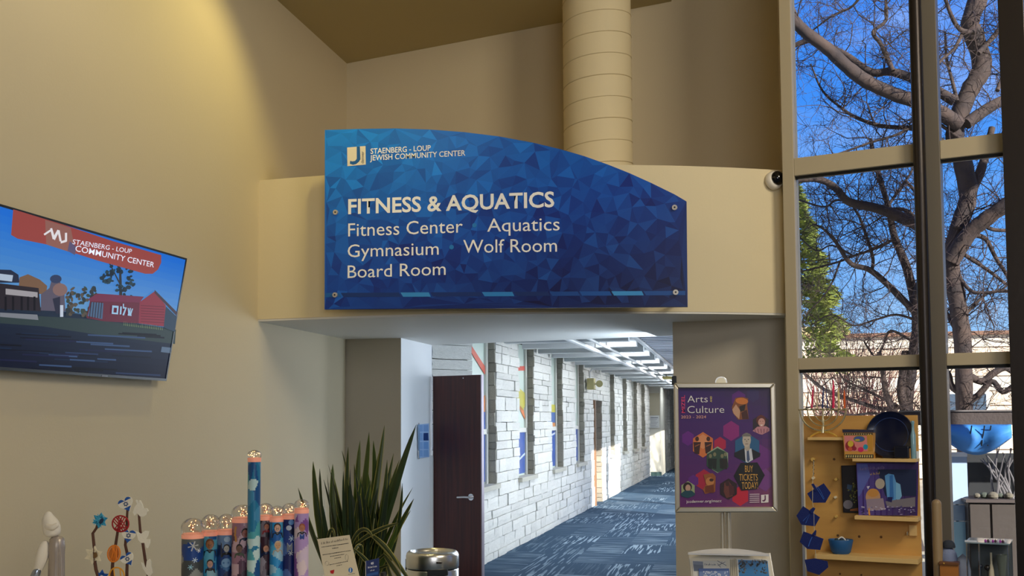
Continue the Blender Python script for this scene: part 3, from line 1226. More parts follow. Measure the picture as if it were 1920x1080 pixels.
# coordinates: left x=-60, right x~340 (screen edge); rows drawn on the screen plane in uv instead
def R(u0, v0, u1, v1, c):
    T.mb.poly([TP.P(u0, v0, T.off), TP.P(u1, v0, T.off), TP.P(u1, v1, T.off), TP.P(u0, v1, T.off)], c)
for i in range(12):
    f = i / 11
    c = [96 + (30 - 96) * f, 148 + (108 - 148) * f, 196 + (208 - 196) * f]
    R(.012, .34 + (TH - .352) * i / 12, TW - .012, .34 + (TH - .352) * (i + 1) / 12, c)
for i in range(8):
    f = i / 7
    c = [10 + 16 * f, 16 + 24 * f, 38 + 22 * f]
    R(.012, .016 + .33 * i / 8, TW - .012, .016 + .33 * (i + 1) / 8, c)
T.off += T.step
rt = random.Random(3)
# grassy bank, path, dark streaks
T.p([(0, 588), (60, 592), (150, 597), (230, 606), (330, 618), (328, 645), (200, 630), (80, 612), (0, 606)], (46, 60, 62))
T.p([(0, 586), (70, 590), (72, 600), (0, 594)], (120, 124, 132))
for k in range(34):
    x_ = rt.uniform(-40, 260)
    y_ = rt.uniform(612, 690) + x_ * .04
    l_ = rt.uniform(30, 110)
    c = rt.choice([(6, 8, 20), (34, 50, 84), (22, 26, 60), (8, 12, 30), (52, 74, 110), (18, 34, 60)])
    x2 = min(x_ + l_, 308)
    if x2 > x_:
        T.p([(x_, y_), (x2, y_ + (x2 - x_) * .05), (x2, y_ + (x2 - x_) * .05 + 3), (x_, y_ + 2.5)], c)
T.p([(303, 650), (322, 652), (318, 662), (301, 660)], (84, 104, 128))
# left village: roofs, walls
T.p([(-10, 505), (20, 506), (34, 515), (36, 530), (-10, 530)], (36, 44, 66))
T.p([(-10, 512), (24, 516), (22, 528), (-10, 524)], (170, 186, 206))
T.p([(36, 520), (52, 514), (74, 524), (88, 536), (86, 552), (34, 548)], (116, 88, 68))
T.p([(-10, 530), (72, 540), (76, 584), (-10, 578)], (40, 34, 42))
T.p([(10, 541), (70, 548), (70, 558), (10, 552)], (156, 152, 156))
for x_ in (8, 22, 38, 50, 62):
    T.p([(x_, 556), (x_ + 4, 556), (x_ + 4, 582), (x_, 582)], (14, 12, 22))
T.p([(76, 552), (92, 540), (98, 518), (112, 528), (120, 548), (122, 584), (76, 582)], (88, 82, 98))
T.p(ell(112, 543, 14, 12), (128, 100, 96))
T.p(ell(104, 523, 11, 8), (48, 60, 92))
T.p([(98, 560), (112, 556), (112, 588), (104, 588)], (38, 40, 60))
T.p([(112, 572), (118, 572), (118, 594), (112, 594)], (190, 200, 216))
for k in range(70):
    x_, y_ = rt.uniform(124, 186), rt.uniform(540, 592)
    T.p(ell(x_, y_, rt.uniform(2, 6), rt.uniform(2, 5), 7, rot=rt.uniform(0, 3)), rt.choice([(52, 66, 58), (66, 60, 54), (40, 50, 56), (84, 76, 66)]))
# tall tree behind the cabin
T.p([(222, 508), (226, 508), (228, 556), (222, 556)], (40, 40, 44))
T.p([(203, 494), (205, 493), (224, 530), (222, 532)], (40, 42, 46))
for k in range(46):
    a, b = rt.choice([(205, 518), (214, 508), (235, 510), (244, 526), (226, 540), (236, 546), (198, 522)])
    T.p(ell(a + rt.uniform(-9, 9), b + rt.uniform(-9, 9), rt.uniform(2, 6), rt.uniform(2, 5), 6, rot=rt.uniform(0, 3)), rt.choice([(22, 44, 60), (30, 58, 70), (18, 34, 48)]))
# cabin
T.p([(167, 562), (260, 566), (258, 606), (192, 602), (160, 596)], (96, 36, 54))
T.p([(164, 560), (180, 550), (268, 556), (260, 567), (166, 564)], (110, 42, 70))
T.p([(260, 566), (288, 546), (309, 572), (306, 612), (258, 606)], (130, 46, 62))
T.p([(288, 543), (331, 586), (329, 592), (288, 549)], (62, 50, 62))
T.p([(309, 574), (330, 594), (326, 622), (305, 614)], (40, 60, 80))
T.p([(170, 566), (192, 568), (190, 598), (162, 592)], (70, 96, 128))
for k in range(5):
    T.p([(168 + k * 5, 566), (169.5 + k * 5, 566), (166.5 + k * 5, 596), (165 + k * 5, 596)], (40, 28, 40))
for k in range(7):
    yy_ = 572 + k * 5
    T.p([(262, yy_), (306, yy_ + 2.4), (306, yy_ + 3.4), (262, yy_ + 1)], (84, 26, 42))
for k in range(22):
    x_ = 230 + k * 3.4
    yg = 604 + (x_ - 230) * .12
    T.p([(x_, yg + 6), (x_ + 1, yg + 6), (x_ + .4, yg - rt.uniform(0, 4))], (130, 150, 100))
# orange-red banner with its lettering
T.p([(22, 392), (120, 422), (210, 452), (300, 478), (300, 492), (294, 505), (284, 513), (270, 513), (180, 488), (90, 459), (30, 447), (18, 440)], (150, 70, 66))
T.p([(82, 412), (130, 427), (140, 476), (84, 458)], (142, 96, 88))
T.p([(128, 452), (140, 462), (138, 478), (124, 470)], (92, 84, 116))
T.build('screen_picture', SCREEN, tv)
SL = mat('screen_lettering_glow', (206, 214, 234), .4, emit=.8)
text('STAENBERG - LOUP', TP, 132, 243, 457, 10, SL, tv, y1=475, off=.012, bold=0)
text('COMMUNITY CENTER', TP, 137, 285, 470, 12, SL, tv, y1=501, off=.012, bold=.004)
T2 = Art(TP, .012)
for a, b, c_, d_ in (((78, 438), (90, 430), (92, 433), (80, 441)), ((90, 428), (94, 427), (100, 448), (95, 448)), ((95, 446), (104, 430), (108, 432), (99, 450)),
                     ((104, 432), (108, 431), (112, 452), (108, 452)), ((110, 452), (122, 448), (121, 453), (110, 456)), ((118, 436), (122, 436), (122, 452), (118, 452))):
    T2.p([a, b, c_, d_], (226, 222, 226))
T2.build('screen_logo', SCREEN, tv)
# hebrew lettering painted on the cabin, drawn stroke by stroke
T3 = Art(TP, .012)
hb = (150, 190, 220)
def st(*q):
    T3.p(list(q), hb)
# (right to left: shin, lamed, vav, final mem) -> drawn at x 208..243
st((207, 572), (219, 573), (219, 577), (207, 576)); st((207, 575), (210, 575), (209, 587), (206, 587)); st((216, 576), (219, 576), (218, 588), (215, 588)); st((206, 585), (218, 586), (218, 589), (206, 588))
st((222, 574), (225, 574), (224, 589), (221, 589))
st((227, 569), (229, 569), (229, 576), (227, 576)); st((227, 575), (234, 576), (234, 578), (227, 578)); st((231, 578), (234, 577), (229, 591), (226, 590))
st((236, 577), (238, 577), (240, 590), (237, 590)); st((240, 577), (242, 577), (240, 590), (238, 589)); st((244, 578), (246, 578), (242, 591), (239, 590)); st((236, 588), (243, 589), (243, 592), (236, 591))
T3.build('cabin_lettering', SCREEN, tv)
MB().box((TW * .62, .003, .004), (TW * .62 + .06, .010, .006), M=M).build('brand_mark', mat('grey_mark', (110, 110, 118), .4), tv)

# small blue notice panel on the white passage wall
NP = Pl((-3.120, 10.35, 1.2), (0, 1, 0), (0, 0, 1))
t_ = thing('wall_notice', 'narrow blue and white notice panel on the white passage wall beside the dark door', 'notice', tuple(atX(794, 860, -3.124)))
c0, c1, c2, c3 = [NP.uv(*p) for p in ((783, 796), (803, 794), (804, 857), (784, 859))]
MB().prism([NP.P(u, v, 0) for u, v in (c0, c1, c2, c3)], NP.n * .008).build('panel', mat('pale_blue_panel', (160, 190, 230), .4), t_)
a_ = Art(NP, .0085)
rr = random.Random(4)
for j, (y0_, y1_) in enumerate(((797, 809), (812, 826), (829, 842), (844, 856))):
    a_.p([(785.5, y0_), (791, y0_), (791.5, y1_), (785.5, y1_)], (124, 164, 216))
    a_.p([(792.5, y0_), (801.5, y0_ - .5), (802, y1_), (792.5, y1_)], [(120, 160, 214), (24, 60, 120), (110, 156, 214), (120, 160, 210)][j])
a_.build('panel_print', PRINT, t_)
MB().box((-3.121, 10.27, 1.22), (-3.112, 10.285, 1.58)).build('frame_edge', CHROME, t_)
if True:
    pass

# ================================================================== POSTER STAND
PY = 6.30
PP = Pl((-.356, PY, 1.06), (1, 0, 0), (0, 0, 1))
ps = thing('poster_stand', 'free-standing silver sign stand holding a purple poster right of the corridor opening', 'sign stand', (-.075, PY + .05, 0))
oc = [PP.uv(*p) for p in ((1266, 961), (1458, 960), (1453, 718), (1264, 718))]
ic = [PP.uv(*p) for p in ((1275, 951), (1449, 950), (1444, 728), (1272, 728))]
for k in range(4):
    a, b = oc[k], oc[(k + 1) % 4]
    c, d = ic[(k + 1) % 4], ic[k]
    MB().prism([PP.P(*a, -.01), PP.P(*b, -.01), PP.P(*c, -.01), PP.P(*d, -.01)], PP.n * .022).build('frame_bar', ALU, ps, bevel=.006)
MB().prism([PP.P(u, v, -.010) for u, v in oc], -PP.n * .012).build('back_panel', mat('grey_back_panel', (120, 116, 110), .5), ps)
MB().prism([PP.P(u, v, -.006) for u, v in ic], -PP.n * .003).build('poster_sheet', mat('poster_purple', (62, 30, 96), .35), ps)
P_ = Art(PP, -.0055)


def lerp(a, b, t): return tuple(x + (y - x) * t for x, y in zip(a, b))


# background: violet, redder to the lower right
nx, ny = 10, 14
for i in range(nx):
    for j in range(ny):
        x0, x1 = i / nx, (i + 1) / nx
        y0, y1 = j / ny, (j + 1) / ny
        def q(x, y): return (lerp((1272, 728), (1275, 951), y)[0] * (1 - x) + lerp((1444, 728), (1449, 950), y)[0] * x, 728 + y * 222.5)
        xm, ym = (x0 + x1) / 2, (y0 + y1) / 2
        c = lerp((56, 28, 104), (96, 34, 104), ym)
        c = lerp(c, (140, 76, 100), max(0, (xm + ym - 1.25)) * 1.1)
        c = lerp(c, (58, 40, 72), max(0, xm * .9 - ym * 2.2))
        P_.p([q(x0, y0), q(x1, y0), q(x1, y1), q(x0, y1)], c, keep=True)
P_.off += P_.step


def hexa(cx, cy, r, col, sx=.9, clip=None, rot=0):
    pts = [(cx + r * sx * sin(pi / 3 * k + rot), cy - r * cos(pi / 3 * k + rot)) for k in range(6)]
    pts = [(min(max(x, 1273.5), 1446.5), min(max(y, 729), 949)) for x, y in pts]
    P_.p(pts, col)
    return pts


hexa(1385, 748, 16, (92, 32, 120)); hexa(1412, 740, 14, (58, 44, 96))
hexa(1371, 808, 19, (140, 34, 118)); hexa(1290, 822, 14, (104, 34, 132)); hexa(1350, 833, 14, (176, 30, 70))
hexa(1425, 860, 27, (108, 44, 124)); hexa(1320, 900, 20, (170, 30, 60)); hexa(1388, 930, 19, (196, 30, 56)); hexa(1300, 902, 12, (96, 36, 128))
hexa(1436, 900, 22, (120, 62, 132))
# picture 1: performer in a wide orange hat
P_.p([(1372, 764), (1379, 746), (1392, 744), (1403, 747), (1401, 760), (1404, 786), (1384, 787), (1374, 774)], (132, 74, 36))
P_.p(ell(1391, 752, 12, 6, rot=.1), (206, 118, 44)); P_.p([(1373, 768), (1380, 758), (1388, 770), (1386, 786), (1376, 776)], (196, 150, 120))
P_.p([(1386, 762), (1398, 758), (1396, 770), (1388, 772)], (40, 24, 20)); P_.p([(1390, 774), (1400, 768), (1404, 786), (1392, 786)], (70, 30, 20))
# picture 2: woman in a striped shirt
hexa(1426.5, 796, 19, (44, 30, 40)); P_.p(ell(1427, 788, 9, 10), (96, 40, 30)); P_.p(ell(1428, 792, 6.5, 8), (206, 152, 140))
P_.p([(1411, 808), (1420, 800), (1436, 799), (1443, 803), (1443, 808), (1429, 815), (1424, 814)], (190, 130, 140))
for k in range(5): P_.p([(1414 + k * 6, 804), (1415.5 + k * 6, 804), (1418 + k * 5, 812), (1417 + k * 5, 812)], (120, 62, 80))
P_.p([(1425, 796.5), (1431, 796.5), (1428, 798.5)], (246, 240, 236)); P_.p(ell(1425.5, 790, .9, .6, 6), (40, 24, 24)); P_.p(ell(1430.5, 790, .9, .6, 6), (40, 24, 24))
# picture 3: two standing figures on orange
hexa(1318, 834, 24, (212, 116, 60)); hexa(1318, 828, 14, (222, 144, 96))
for cx in (1307, 1328):
    P_.p(ell(cx, 823, 3.6, 4.5), (70, 34, 24)); P_.p([(cx - 7, 829), (cx + 7, 829), (cx + 5, 842), (cx + 4, 852), (cx - 5, 850), (cx - 6, 842)], (58, 30, 26))
    P_.p([(cx - 4, 836), (cx + 5, 832), (cx + 5, 834), (cx - 4, 838)], (150, 84, 50))
# picture 4: green group
hexa(1345.5, 862, 25, (150, 168, 140)); P_.p([(1325, 852), (1345, 840), (1362, 848), (1366, 876), (1346, 886), (1325, 874)], (48, 72, 60))
for k, cx in enumerate((1332, 1340, 1354, 1360)):
    P_.p(ell(cx, 855 - k % 2 * 3, 3, 4, 8), (126, 122, 92)); P_.p([(cx - 5, 860), (cx + 4, 860), (cx + 3, 880), (cx - 4, 878)], (22 + 6 * k, 34, 30))
# picture 5: man in a dark suit and tie on blue
hexa(1401, 841, 29, (36, 92, 136)); P_.p([(1377, 849), (1396, 840), (1406, 840), (1426, 850), (1425, 856), (1402, 868), (1377, 856)], (22, 22, 30))
P_.p([(1396, 841), (1409, 841), (1412, 862), (1402, 868), (1398, 866)], (206, 208, 214)); P_.p([(1400, 844), (1404, 844), (1406, 862), (1402.5, 867), (1400, 862)], (70, 84, 118))
P_.p([(1396, 834), (1406, 834), (1406, 843), (1401, 846), (1396, 842)], (176, 164, 150)); P_.p(ell(1400, 825, 8, 13.5), (192, 178, 162))
P_.p(ell(1400, 818.5, 9, 6.5, 10, pi, 2 * pi), (120, 116, 108)); P_.p(ell(1396.8, 824, 1.4, .8, 6), (50, 46, 44)); P_.p(ell(1403.2, 824, 1.4, .8, 6), (50, 46, 44))
P_.p([(1399.4, 825), (1400.6, 825), (1401.4, 829), (1398.8, 829)], (158, 142, 126)); P_.p([(1397, 832), (1403, 832), (1402.5, 833), (1397.5, 833)], (110, 70, 64))
# picture 6, 7, 8
P_.p([(1319, 890), (1336, 887), (1342, 893), (1341, 922), (1322, 926), (1318, 918), (1324, 908)], (150, 84, 36)); P_.p(ell(1331, 903, 8, 8), (190, 124, 70)); P_.p([(1322, 912), (1338, 908), (1339, 924), (1322, 924)], (110, 50, 26)); P_.p(ell(1334, 900, 4, 3), (60, 30, 20))
hexa(1366, 917, 20, (44, 22, 26)); P_.p([(1358, 906), (1366, 902), (1372, 910), (1374, 930), (1362, 934), (1357, 922)], (104, 52, 44)); P_.p([(1366, 908), (1376, 912), (1377, 926), (1368, 930)], (78, 32, 36)); P_.p(ell(1364, 907, 4, 5, 8), (60, 30, 30))
hexa(1290, 918, 16, (150, 162, 120)); P_.p(ell(1289, 913, 8.5, 9), (40, 28, 26)); P_.p(ell(1290, 915, 5, 6.5), (190, 150, 130)); P_.p([(1276, 926), (1284, 920), (1297, 920), (1304, 926), (1302, 929), (1290, 934), (1279, 931)], (30, 70, 84))
# black hexagon with the call to buy
P_.p([(1376, 892), (1389, 868), (1420, 867), (1434, 891), (1420, 917), (1390, 920)], (16, 12, 16))
# little logo block lower right
P_.p([(1427, 928), (1441, 927), (1441, 942), (1427, 943)], (232, 222, 220)); P_.p([(1433.5, 928.5), (1436, 928.5), (1436, 937), (1434, 940), (1430, 940.5), (1429, 937.5), (1431.5, 938), (1433.5, 936)], (96, 34, 78))
for k in range(5):
    P_.p([(1405.5, 926 + k * 3.7), (1424, 925.6 + k * 3.7), (1424, 927.6 + k * 3.7), (1405.5, 928 + k * 3.7)], (196, 168, 184), keep=True)
P_.off += P_.step
P_.build('poster_print', PRINT, ps)
TW_ = mat('poster_white_lettering', (236, 230, 226), .5)
TY_ = mat('poster_gold_lettering', (214, 160, 70), .5)
TPK = mat('poster_pink_lettering', (226, 70, 120), .5)
po = P_.off + .0004
text('Arts', PP, 1289, 1327, 754.5, 13.5, TW_, ps, off=po, bold=-.008)
text('Culture', PP, 1289, 1358, 774.5, 14, TW_, ps, off=po, bold=-.008)
text('2023 - 2024', PP, 1277, 1324, 784.5, 5.5, mat('poster_peach_lettering', (230, 170, 150), .5), ps, off=po)
text('BUY', PP, 1397, 1412, 885, 13, TY_, ps, off=po)
text('TICKETS', PP, 1386, 1421, 901, 13, TY_, ps, off=po)
text('TODAY!', PP, 1391, 1421, 917, 13.5, TY_, ps, off=po, y1=916)
text('jccdenver.org/macc', PP, 1287, 1353, 943, 5.5, TW_, ps, off=po, y1=941.5)


def vtext(body, x, yb_, yt, hpx, m, parent, pl, off):
    cu = bpy.data.curves.new('lettering', 'FONT')
    cu.body = body
    cu.offset = .01
    o_ = bpy.data.objects.new('lettering', cu)
    COL.objects.link(o_)
    me = bpy.data.meshes.new_from_object(o_.evaluated_get(bpy.context.evaluated_depsgraph_get()))
    bpy.data.objects.remove(o_)
    u0, v0 = pl.uv(x, yb_)
    u1, v1 = pl.uv(x - hpx, yt)
    wd = max(v.co.x for v in me.vertices)
    for v in me.vertices:
        a, b = v.co.x / wd * (v1 - v0), v.co.y / .729 * (u0 - u1)
        v.co = pl.P(u0 - b, v0 + a, off) - Vector(parent['_o'])
    me.materials.clear()
    me.materials.append(m)
    o_ = bpy.data.objects.new('lettering', me)
    COL.objects.link(o_)
    o_.parent = parent


vtext('MIZEL', 1284.5, 775, 741, 7.5, TPK, ps, PP, po)
vtext('AND', 1335, 754, 743, 4, mat('poster_yellow_lettering', (226, 206, 110), .5), ps, PP, po)
# pole, round clip on top, black clamp, base
for dx, r_ in ((-.018, .012), (.018, .015)):
    MB().tube([(-.075 + dx, PY + .035, .03), (-.075 + dx, PY + .035, 1.62)], r_, 14).build('pole', ALU, ps, smooth=True)
c = atY(1352, 717, PY + .02)
MB().tube([(c.x, PY + .012, c.z), (c.x, PY + .032, c.z)], .036, 28).build('round_clip', STEEL, ps, smooth=True, bevel=.002)
MB().tube([(c.x, PY + .010, c.z), (c.x, PY + .012, c.z)], .028, 24).build('clip_face', mat('clip_face', (232, 226, 204), .3), ps)
c = atY(1264, 712, PY + .03)
MB().box((c.x - .012, PY + .005, c.z - .03), (c.x + .014, PY + .05, c.z + .022)).build('corner_clamp', BLACK, ps, bevel=.003)
MB().lathe([(.24, 0.001), (.24, .012), (.06, .03), (.03, .05), (1e-5, .05)], (-.075, PY + .035, 0), 36).build('base_plate', ALU, ps, smooth=True)
# brochure tray
tr = MB()
a0_ = atY(1290, 1037, PY - .05)
a1_ = atY(1442, 1037, PY - .05)
zt = a0_.z
n = 10
top = []
for i in range(n + 1):
    f = i / n
    top.append((a0_.x + (a1_.x - a0_.x) * f, PY - .03 + .05 * (1 - (2 * f - 1) ** 2), zt + .002 + .020 * (1 - (2 * f - 1) ** 2)))
tr.prism(top + [(a1_.x, PY - .06, zt), (a0_.x, PY - .06, zt)], (0, 0, -.008))
tr.build('tray_shelf', mat('tray_white', (206, 206, 210), .35), ps)
RY = PY - .060
RP = Pl((a0_.x, RY, zt - .5), (1, 0, 0), (0, -.16, -1) if False else (0, .17, 1))
c4 = [(1290, 1037), (1443, 1037), (1452, 1090), (1298, 1096)]
MB().prism([RP.P(*RP.uv(x, y)) for x, y in c4], RP.n * -.01).build('tray_front', mat('tray_cream', (222, 212, 190), .4), ps)
for (pp, nm) in ((((1290, 1037), (1297, 1090)), 'tray_side'), (((1443, 1037), (1452, 1090)), 'tray_side')):
    p0, p1 = [RP.P(*RP.uv(*q_)) for q_ in pp]
    MB().prism([p0, p1, p1 + Vector((0, .06, 0)), p0 + Vector((0, .05, 0))], (.004, 0, 0)).build(nm, ALU, ps)
ps_o = ps
# brochures in the tray: things of their own
def sheet(pts, off, th, name, label, cat, group=None, m=None):
    q_ = [RP.P(*RP.uv(x, y), off) for x, y in pts]
    o = MB().prism(q_, RP.n * -th).build(name, m or mat('paper_white', (224, 220, 210), .6), loc=sum(q_, Vector()) / len(q_))
    tag(o, label, cat, group)
    return o
def art_on(o, off, fn):
    a = Art(RP, off + .0004)
    fn(a)
    a.build('cover_print', PRINT, o)
b1 = sheet([(1298, 1051), (1319, 1052), (1321, 1090), (1300, 1090)], .004, .002, 'brochure', 'grey-blue photo brochure at the left edge of the poster stand tray', 'brochure')
art_on(b1, .004, lambda a: (a.p([(1299, 1052), (1318, 1053), (1319, 1070), (1301, 1071)], (132, 140, 160)), a.p([(1300, 1058), (1318, 1060), (1319, 1070), (1301, 1071)], (104, 112, 132))))
b2 = sheet([(1318, 1051), (1361, 1053), (1364, 1090), (1321, 1090)], .007, .002, 'brochure', 'white newsletter with a blue script heading and a twig sketch in the tray', 'brochure')
def twig_(a):
    marks(a, 1321, 1060, 1343, 1060, 4, (34, 60, 110), 1)
    for q_ in (((1345, 1051), (1362, 1060)), ((1346, 1060), (1360, 1053)), ((1349, 1063), (1354, 1052)), ((1345, 1056), (1352, 1064))):
        (xa, ya), (xb, yb_) = q_
        a.p([(xa, ya), (xb, yb_), (xb, yb_ + 1), (xa, ya + 1)], (44, 54, 84))
art_on(b2, .0072, twig_)
b3 = sheet([(1310, 1066), (1367, 1066), (1370, 1095), (1311, 1095)], .012, .003, 'brochure', 'blue and white lettered brochure standing in front of the newsletter', 'brochure', m=mat('brochure_blue', (74, 100, 160), .5))
def b3art(a):
    a.p([(1311, 1072), (1366, 1070), (1367, 1094), (1312, 1094)], (112, 136, 186))
    rr = random.Random(8)
    for k in range(40):
        x_, y_ = 1313 + rr.random() * 50, 1071 + rr.random() * 9
        a.p([(x_, y_), (x_ + 2.4, y_ - .6), (x_ + 2.6, y_ + 1.6), (x_ + .4, y_ + 2)], rr.choice([(220, 224, 234), (196, 204, 224)]), keep=True)
    a.off += a.step
art_on(b3, .012, b3art)
for k in range(3):
    x_ = 1369 + k * 4
    sheet([(x_, 1049 - (k == 2) * 2), (x_ + 6, 1050), (x_ + 9, 1092), (x_ + 2, 1092)], .006 + .004 * k, .002, 'leaflet', ['left', 'middle', 'right'][k] + ' one of three thin beige leaflets on edge beside the tree photo booklet', 'leaflet', 'leaflets in the tray',
          mat('paper_beige', (196, 184, 160), .6))
b4 = sheet([(1381, 1048), (1442, 1049), (1447, 1092), (1384, 1092)], .020, .004, 'booklet', 'booklet with a photo of bare trees against blue sky in the tray', 'booklet')
def b4art(a):
    a.p([(1384, 1050), (1439, 1052), (1443, 1090), (1386, 1090)], (36, 120, 180))
    rr = random.Random(9)
    for k in range(120):
        x_, y_ = 1385 + rr.random() * 53, 1051 + rr.random() * 24
        if y_ > 1062 and 1398 < x_ < 1426 and rr.random() < .8: continue
        a.p(ell(x_, y_, rr.uniform(1, 3), rr.uniform(.8, 2.4), 5, rot=rr.random() * 3), rr.choice([(44, 52, 60), (66, 76, 84), (30, 38, 50), (96, 104, 108)]), keep=True)
    a.off += a.step
art_on(b4, .020, b4art)

# ================================================================== WASTE BIN
bc = Vector((-2.205, 7.62, 0))
bin_ = thing('waste_bin', 'round stainless steel waste bin with a domed lid rim near the dark door', 'bin', tuple(bc))
br = .192
MB().lathe([(br * .95, .02), (br, .05), (br, .515), (br - .004, .52), (1e-5, .52)], bc, 48).build('bin_body', STEEL, bin_, smooth=True)
MB().lathe([(br * .97, 0), (br * .97, .03), (1e-5, .03)], bc, 48).build('base_ring', BLACK, bin_, smooth=True)
MB().lathe([(br - .008, .52), (br - .008, .530), (1e-5, .530)], bc, 48).build('seam_ring', BLACK, bin_, smooth=True)
MB().lathe([(br, .530), (br + .002, .538), (br + .002, .615), (br - .004, .634), (br - .016, .646), (br - .026, .648), (br - .034, .640), (br - .04, .628), (1e-5, .622)], bc, 56).build('bin_lid', STEEL, bin_, smooth=True)
fm = MB()
fm.prism([bc + Vector((.02, -br - .012, .49)), bc + Vector((.155, -br * .75 - .012, .49)), bc + Vector((.155, -br * .70, .49)), bc + Vector((.02, -br * .95, .49))], (0, 0, .045))
fm.build('lid_handle', BLACK, bin_, bevel=.003)
MB().box((bc.x + .085, bc.y - br - .0, .58), (bc.x + .12, bc.y - br + .03, .592)).build('name_plate', mat('dark_plate', (50, 44, 44), .3), bin_)
MB().tube([bc + Vector((-br - .003, -.02, .50)), bc + Vector((-br - .003, -.02, .585))], .006, 8).build('hinge_pin', BLACK, bin_)

# ================================================================== SNAKE PLANT
plc = Vector((-2.52, 6.92, 0))
plant = thing('potted_plant', 'big potted sword-leaved plant with yellow-edged dark leaves behind the counter', 'plant', tuple(plc))
MB().lathe([(.15, 0.001), (.17, .02), (.23, .44), (.245, .46), (.245, .50), (.22, .50), (.21, .45), (1e-5, .45)], plc, 40).build('pot', mat('dark_glazed_pot', (40, 40, 44), .3), plant, smooth=True)
MB().lathe([(.208, .452), (.1, .465), (1e-5, .47)], plc, 24).build('soil', mat('potting_soil', (44, 32, 24), .95, bump=1), plant)
LEAF = mat('variegated_leaf', rough=.42, attr=True, var=.35, vscale=18, stretch=(1, 1, .35))
rp = random.Random(12)


def blade(b, t, wd, bow, twist=0.0, flat=None, n=12, green=(40, 58, 26), edge=(146, 150, 62), droop=0.0):
    b, t = Vector(b), Vector(t)
    mb = MB()
    ax_ = (t - b)
    L = ax_.length
    side = Vector(flat) if flat else Vector((1, rp.uniform(-.4, .4), 0))
    rows = []
    for i in range(n + 1):
        f = i / n
        p = b.lerp(t, f) + Vector(bow) * (4 * f * (1 - f)) + Vector((0, 0, -droop * f * f * L + droop * f * L))
        rows.append((p, f))
    vs = []
    for i, (p, f) in enumerate(rows):
        a = rows[max(i - 1, 0)][0]
        c_ = rows[min(i + 1, n)][0]
        tg = (c_ - a).normalized()
        sd = side - tg * side.dot(tg)
        sd.normalize()
        sd = Matrix.Rotation(twist * f, 3, tg) @ sd
        nn = tg.cross(sd)
        wv = wd * (.45 + 1.1 * f - .6 * f * f if f < .6 else max(.0, (.894 * sqrt(max(0, (1 - f) / .4)))) ) * .5
        if f >= 1: wv = .0008
        for q_, dz in ((-1, .16), (-.80, .12), (0, -.10), (.80, .12), (1, .16)):
            vs.append(p + sd * (q_ * wv) + nn * (dz * wv))
    for i in range(n):
        for k in range(4):
            c_ = edge if k in (0, 3) else green
            q_ = (i * 5 + k, i * 5 + k + 1, (i + 1) * 5 + k + 1, (i + 1) * 5 + k)
            mb.add([vs[j] for j in q_], [(0, 1, 2, 3)], c_)
    o = mb.build('leaf', LEAF, plant)
    o.data.polygons.foreach_set('use_smooth', [True] * len(o.data.polygons))
    return o


def lp_(px, py, dy=0): return atY(px, py, plc.y + dy)


# (base px, tip px, width m, bow x, depth offset of the tip)
LV = [((592, 1078), (587, 865), .048, -.03, -.1), ((618, 1075), (624, 870), .05, -.02, .05), ((628, 1075), (641, 845), .045, .06, .1), ((655, 1070), (653, 838), .04, -.04, 0),
      ((648, 1070), (692, 810), .052, .01, -.1), ((660, 1070), (675, 826), .05, -.01, .15), ((676, 1075), (700, 826), .045, .02, 0), ((690, 1075), (721, 797), .046, .00, .05),
      ((700, 1060), (780, 797), .052, -.015, -.12), ((672, 1070), (710, 850), .046, -.02, .1), ((640, 1075), (650, 895), .04, .02, -.1), ((700, 1070), (749, 862), .04, -.02, .1),
      ((705, 1065), (774, 914), .036, -.03, -.05), ((715, 1050), (776, 935), .048, -.02, -.1), ((700, 1000), (770, 957), .032, -.02, .0), ((690, 1040), (746, 981), .036, .04, -.15),
      ((610, 1078), (606, 954), .04, -.03, -.2), ((600, 1078), (559, 915), .045, .0, .1), ((690, 1070), (690, 885), .045, .01, -.1), ((670, 1075), (678, 893), .04, -.02, -.15),
      ((715, 1075), (738, 850), .038, -.02, .15), ((706, 1075), (726, 862), .04, .03, -.1), ((636, 1075), (621, 880), .042, .02, .2), ((655, 1075), (632, 965), .04, -.03, -.2),
      ((725, 1070), (720, 905), .04, .02, .1), ((664, 1075), (664, 870), .036, .01, .2), ((684, 1075), (672, 900), .036, -.01, .2), ((712, 1078), (712, 870), .036, -.01, .2)]
for (b, t, wd, bw, dy) in LV:
    a = lp_(*b)
    a.z = .47
    a = plc + (a - plc) * .62
    a.z = .46
    a.y = plc.y + rp.uniform(-.1, .1)
    tip = lp_(t[0], t[1], dy)
    lit = rp.random()
    blade(a, tip, wd * 1.18, (bw, rp.uniform(-.05, .05), 0), rp.uniform(-.5, .5),
          green=(44 + 22 * lit, 62 + 24 * lit, 26), edge=rp.choice([(150, 148, 56), (120, 130, 50), (60, 76, 34), (176, 168, 84)]))
for k in range(64):
    an = rp.uniform(0, 2 * pi)
    r_ = rp.uniform(.02, .17)
    b = plc + Vector((cos(an) * r_, sin(an) * r_, .46))
    h = rp.uniform(.30, .86)
    sp = rp.uniform(.02, .20)
    t = b + Vector((cos(an) * sp, sin(an) * sp, h))
    lit = rp.random()
    blade(b, t, rp.uniform(.028, .05), (rp.uniform(-.04, .04), rp.uniform(-.04, .04), 0), rp.uniform(-1, 1), flat=(rp.uniform(-1, 1), rp.uniform(-1, 1), 0),
          green=(26 + 22 * lit, 42 + 24 * lit, 20), edge=rp.choice([(140, 142, 56), (54, 70, 30), (46, 60, 28), (168, 160, 84)]))
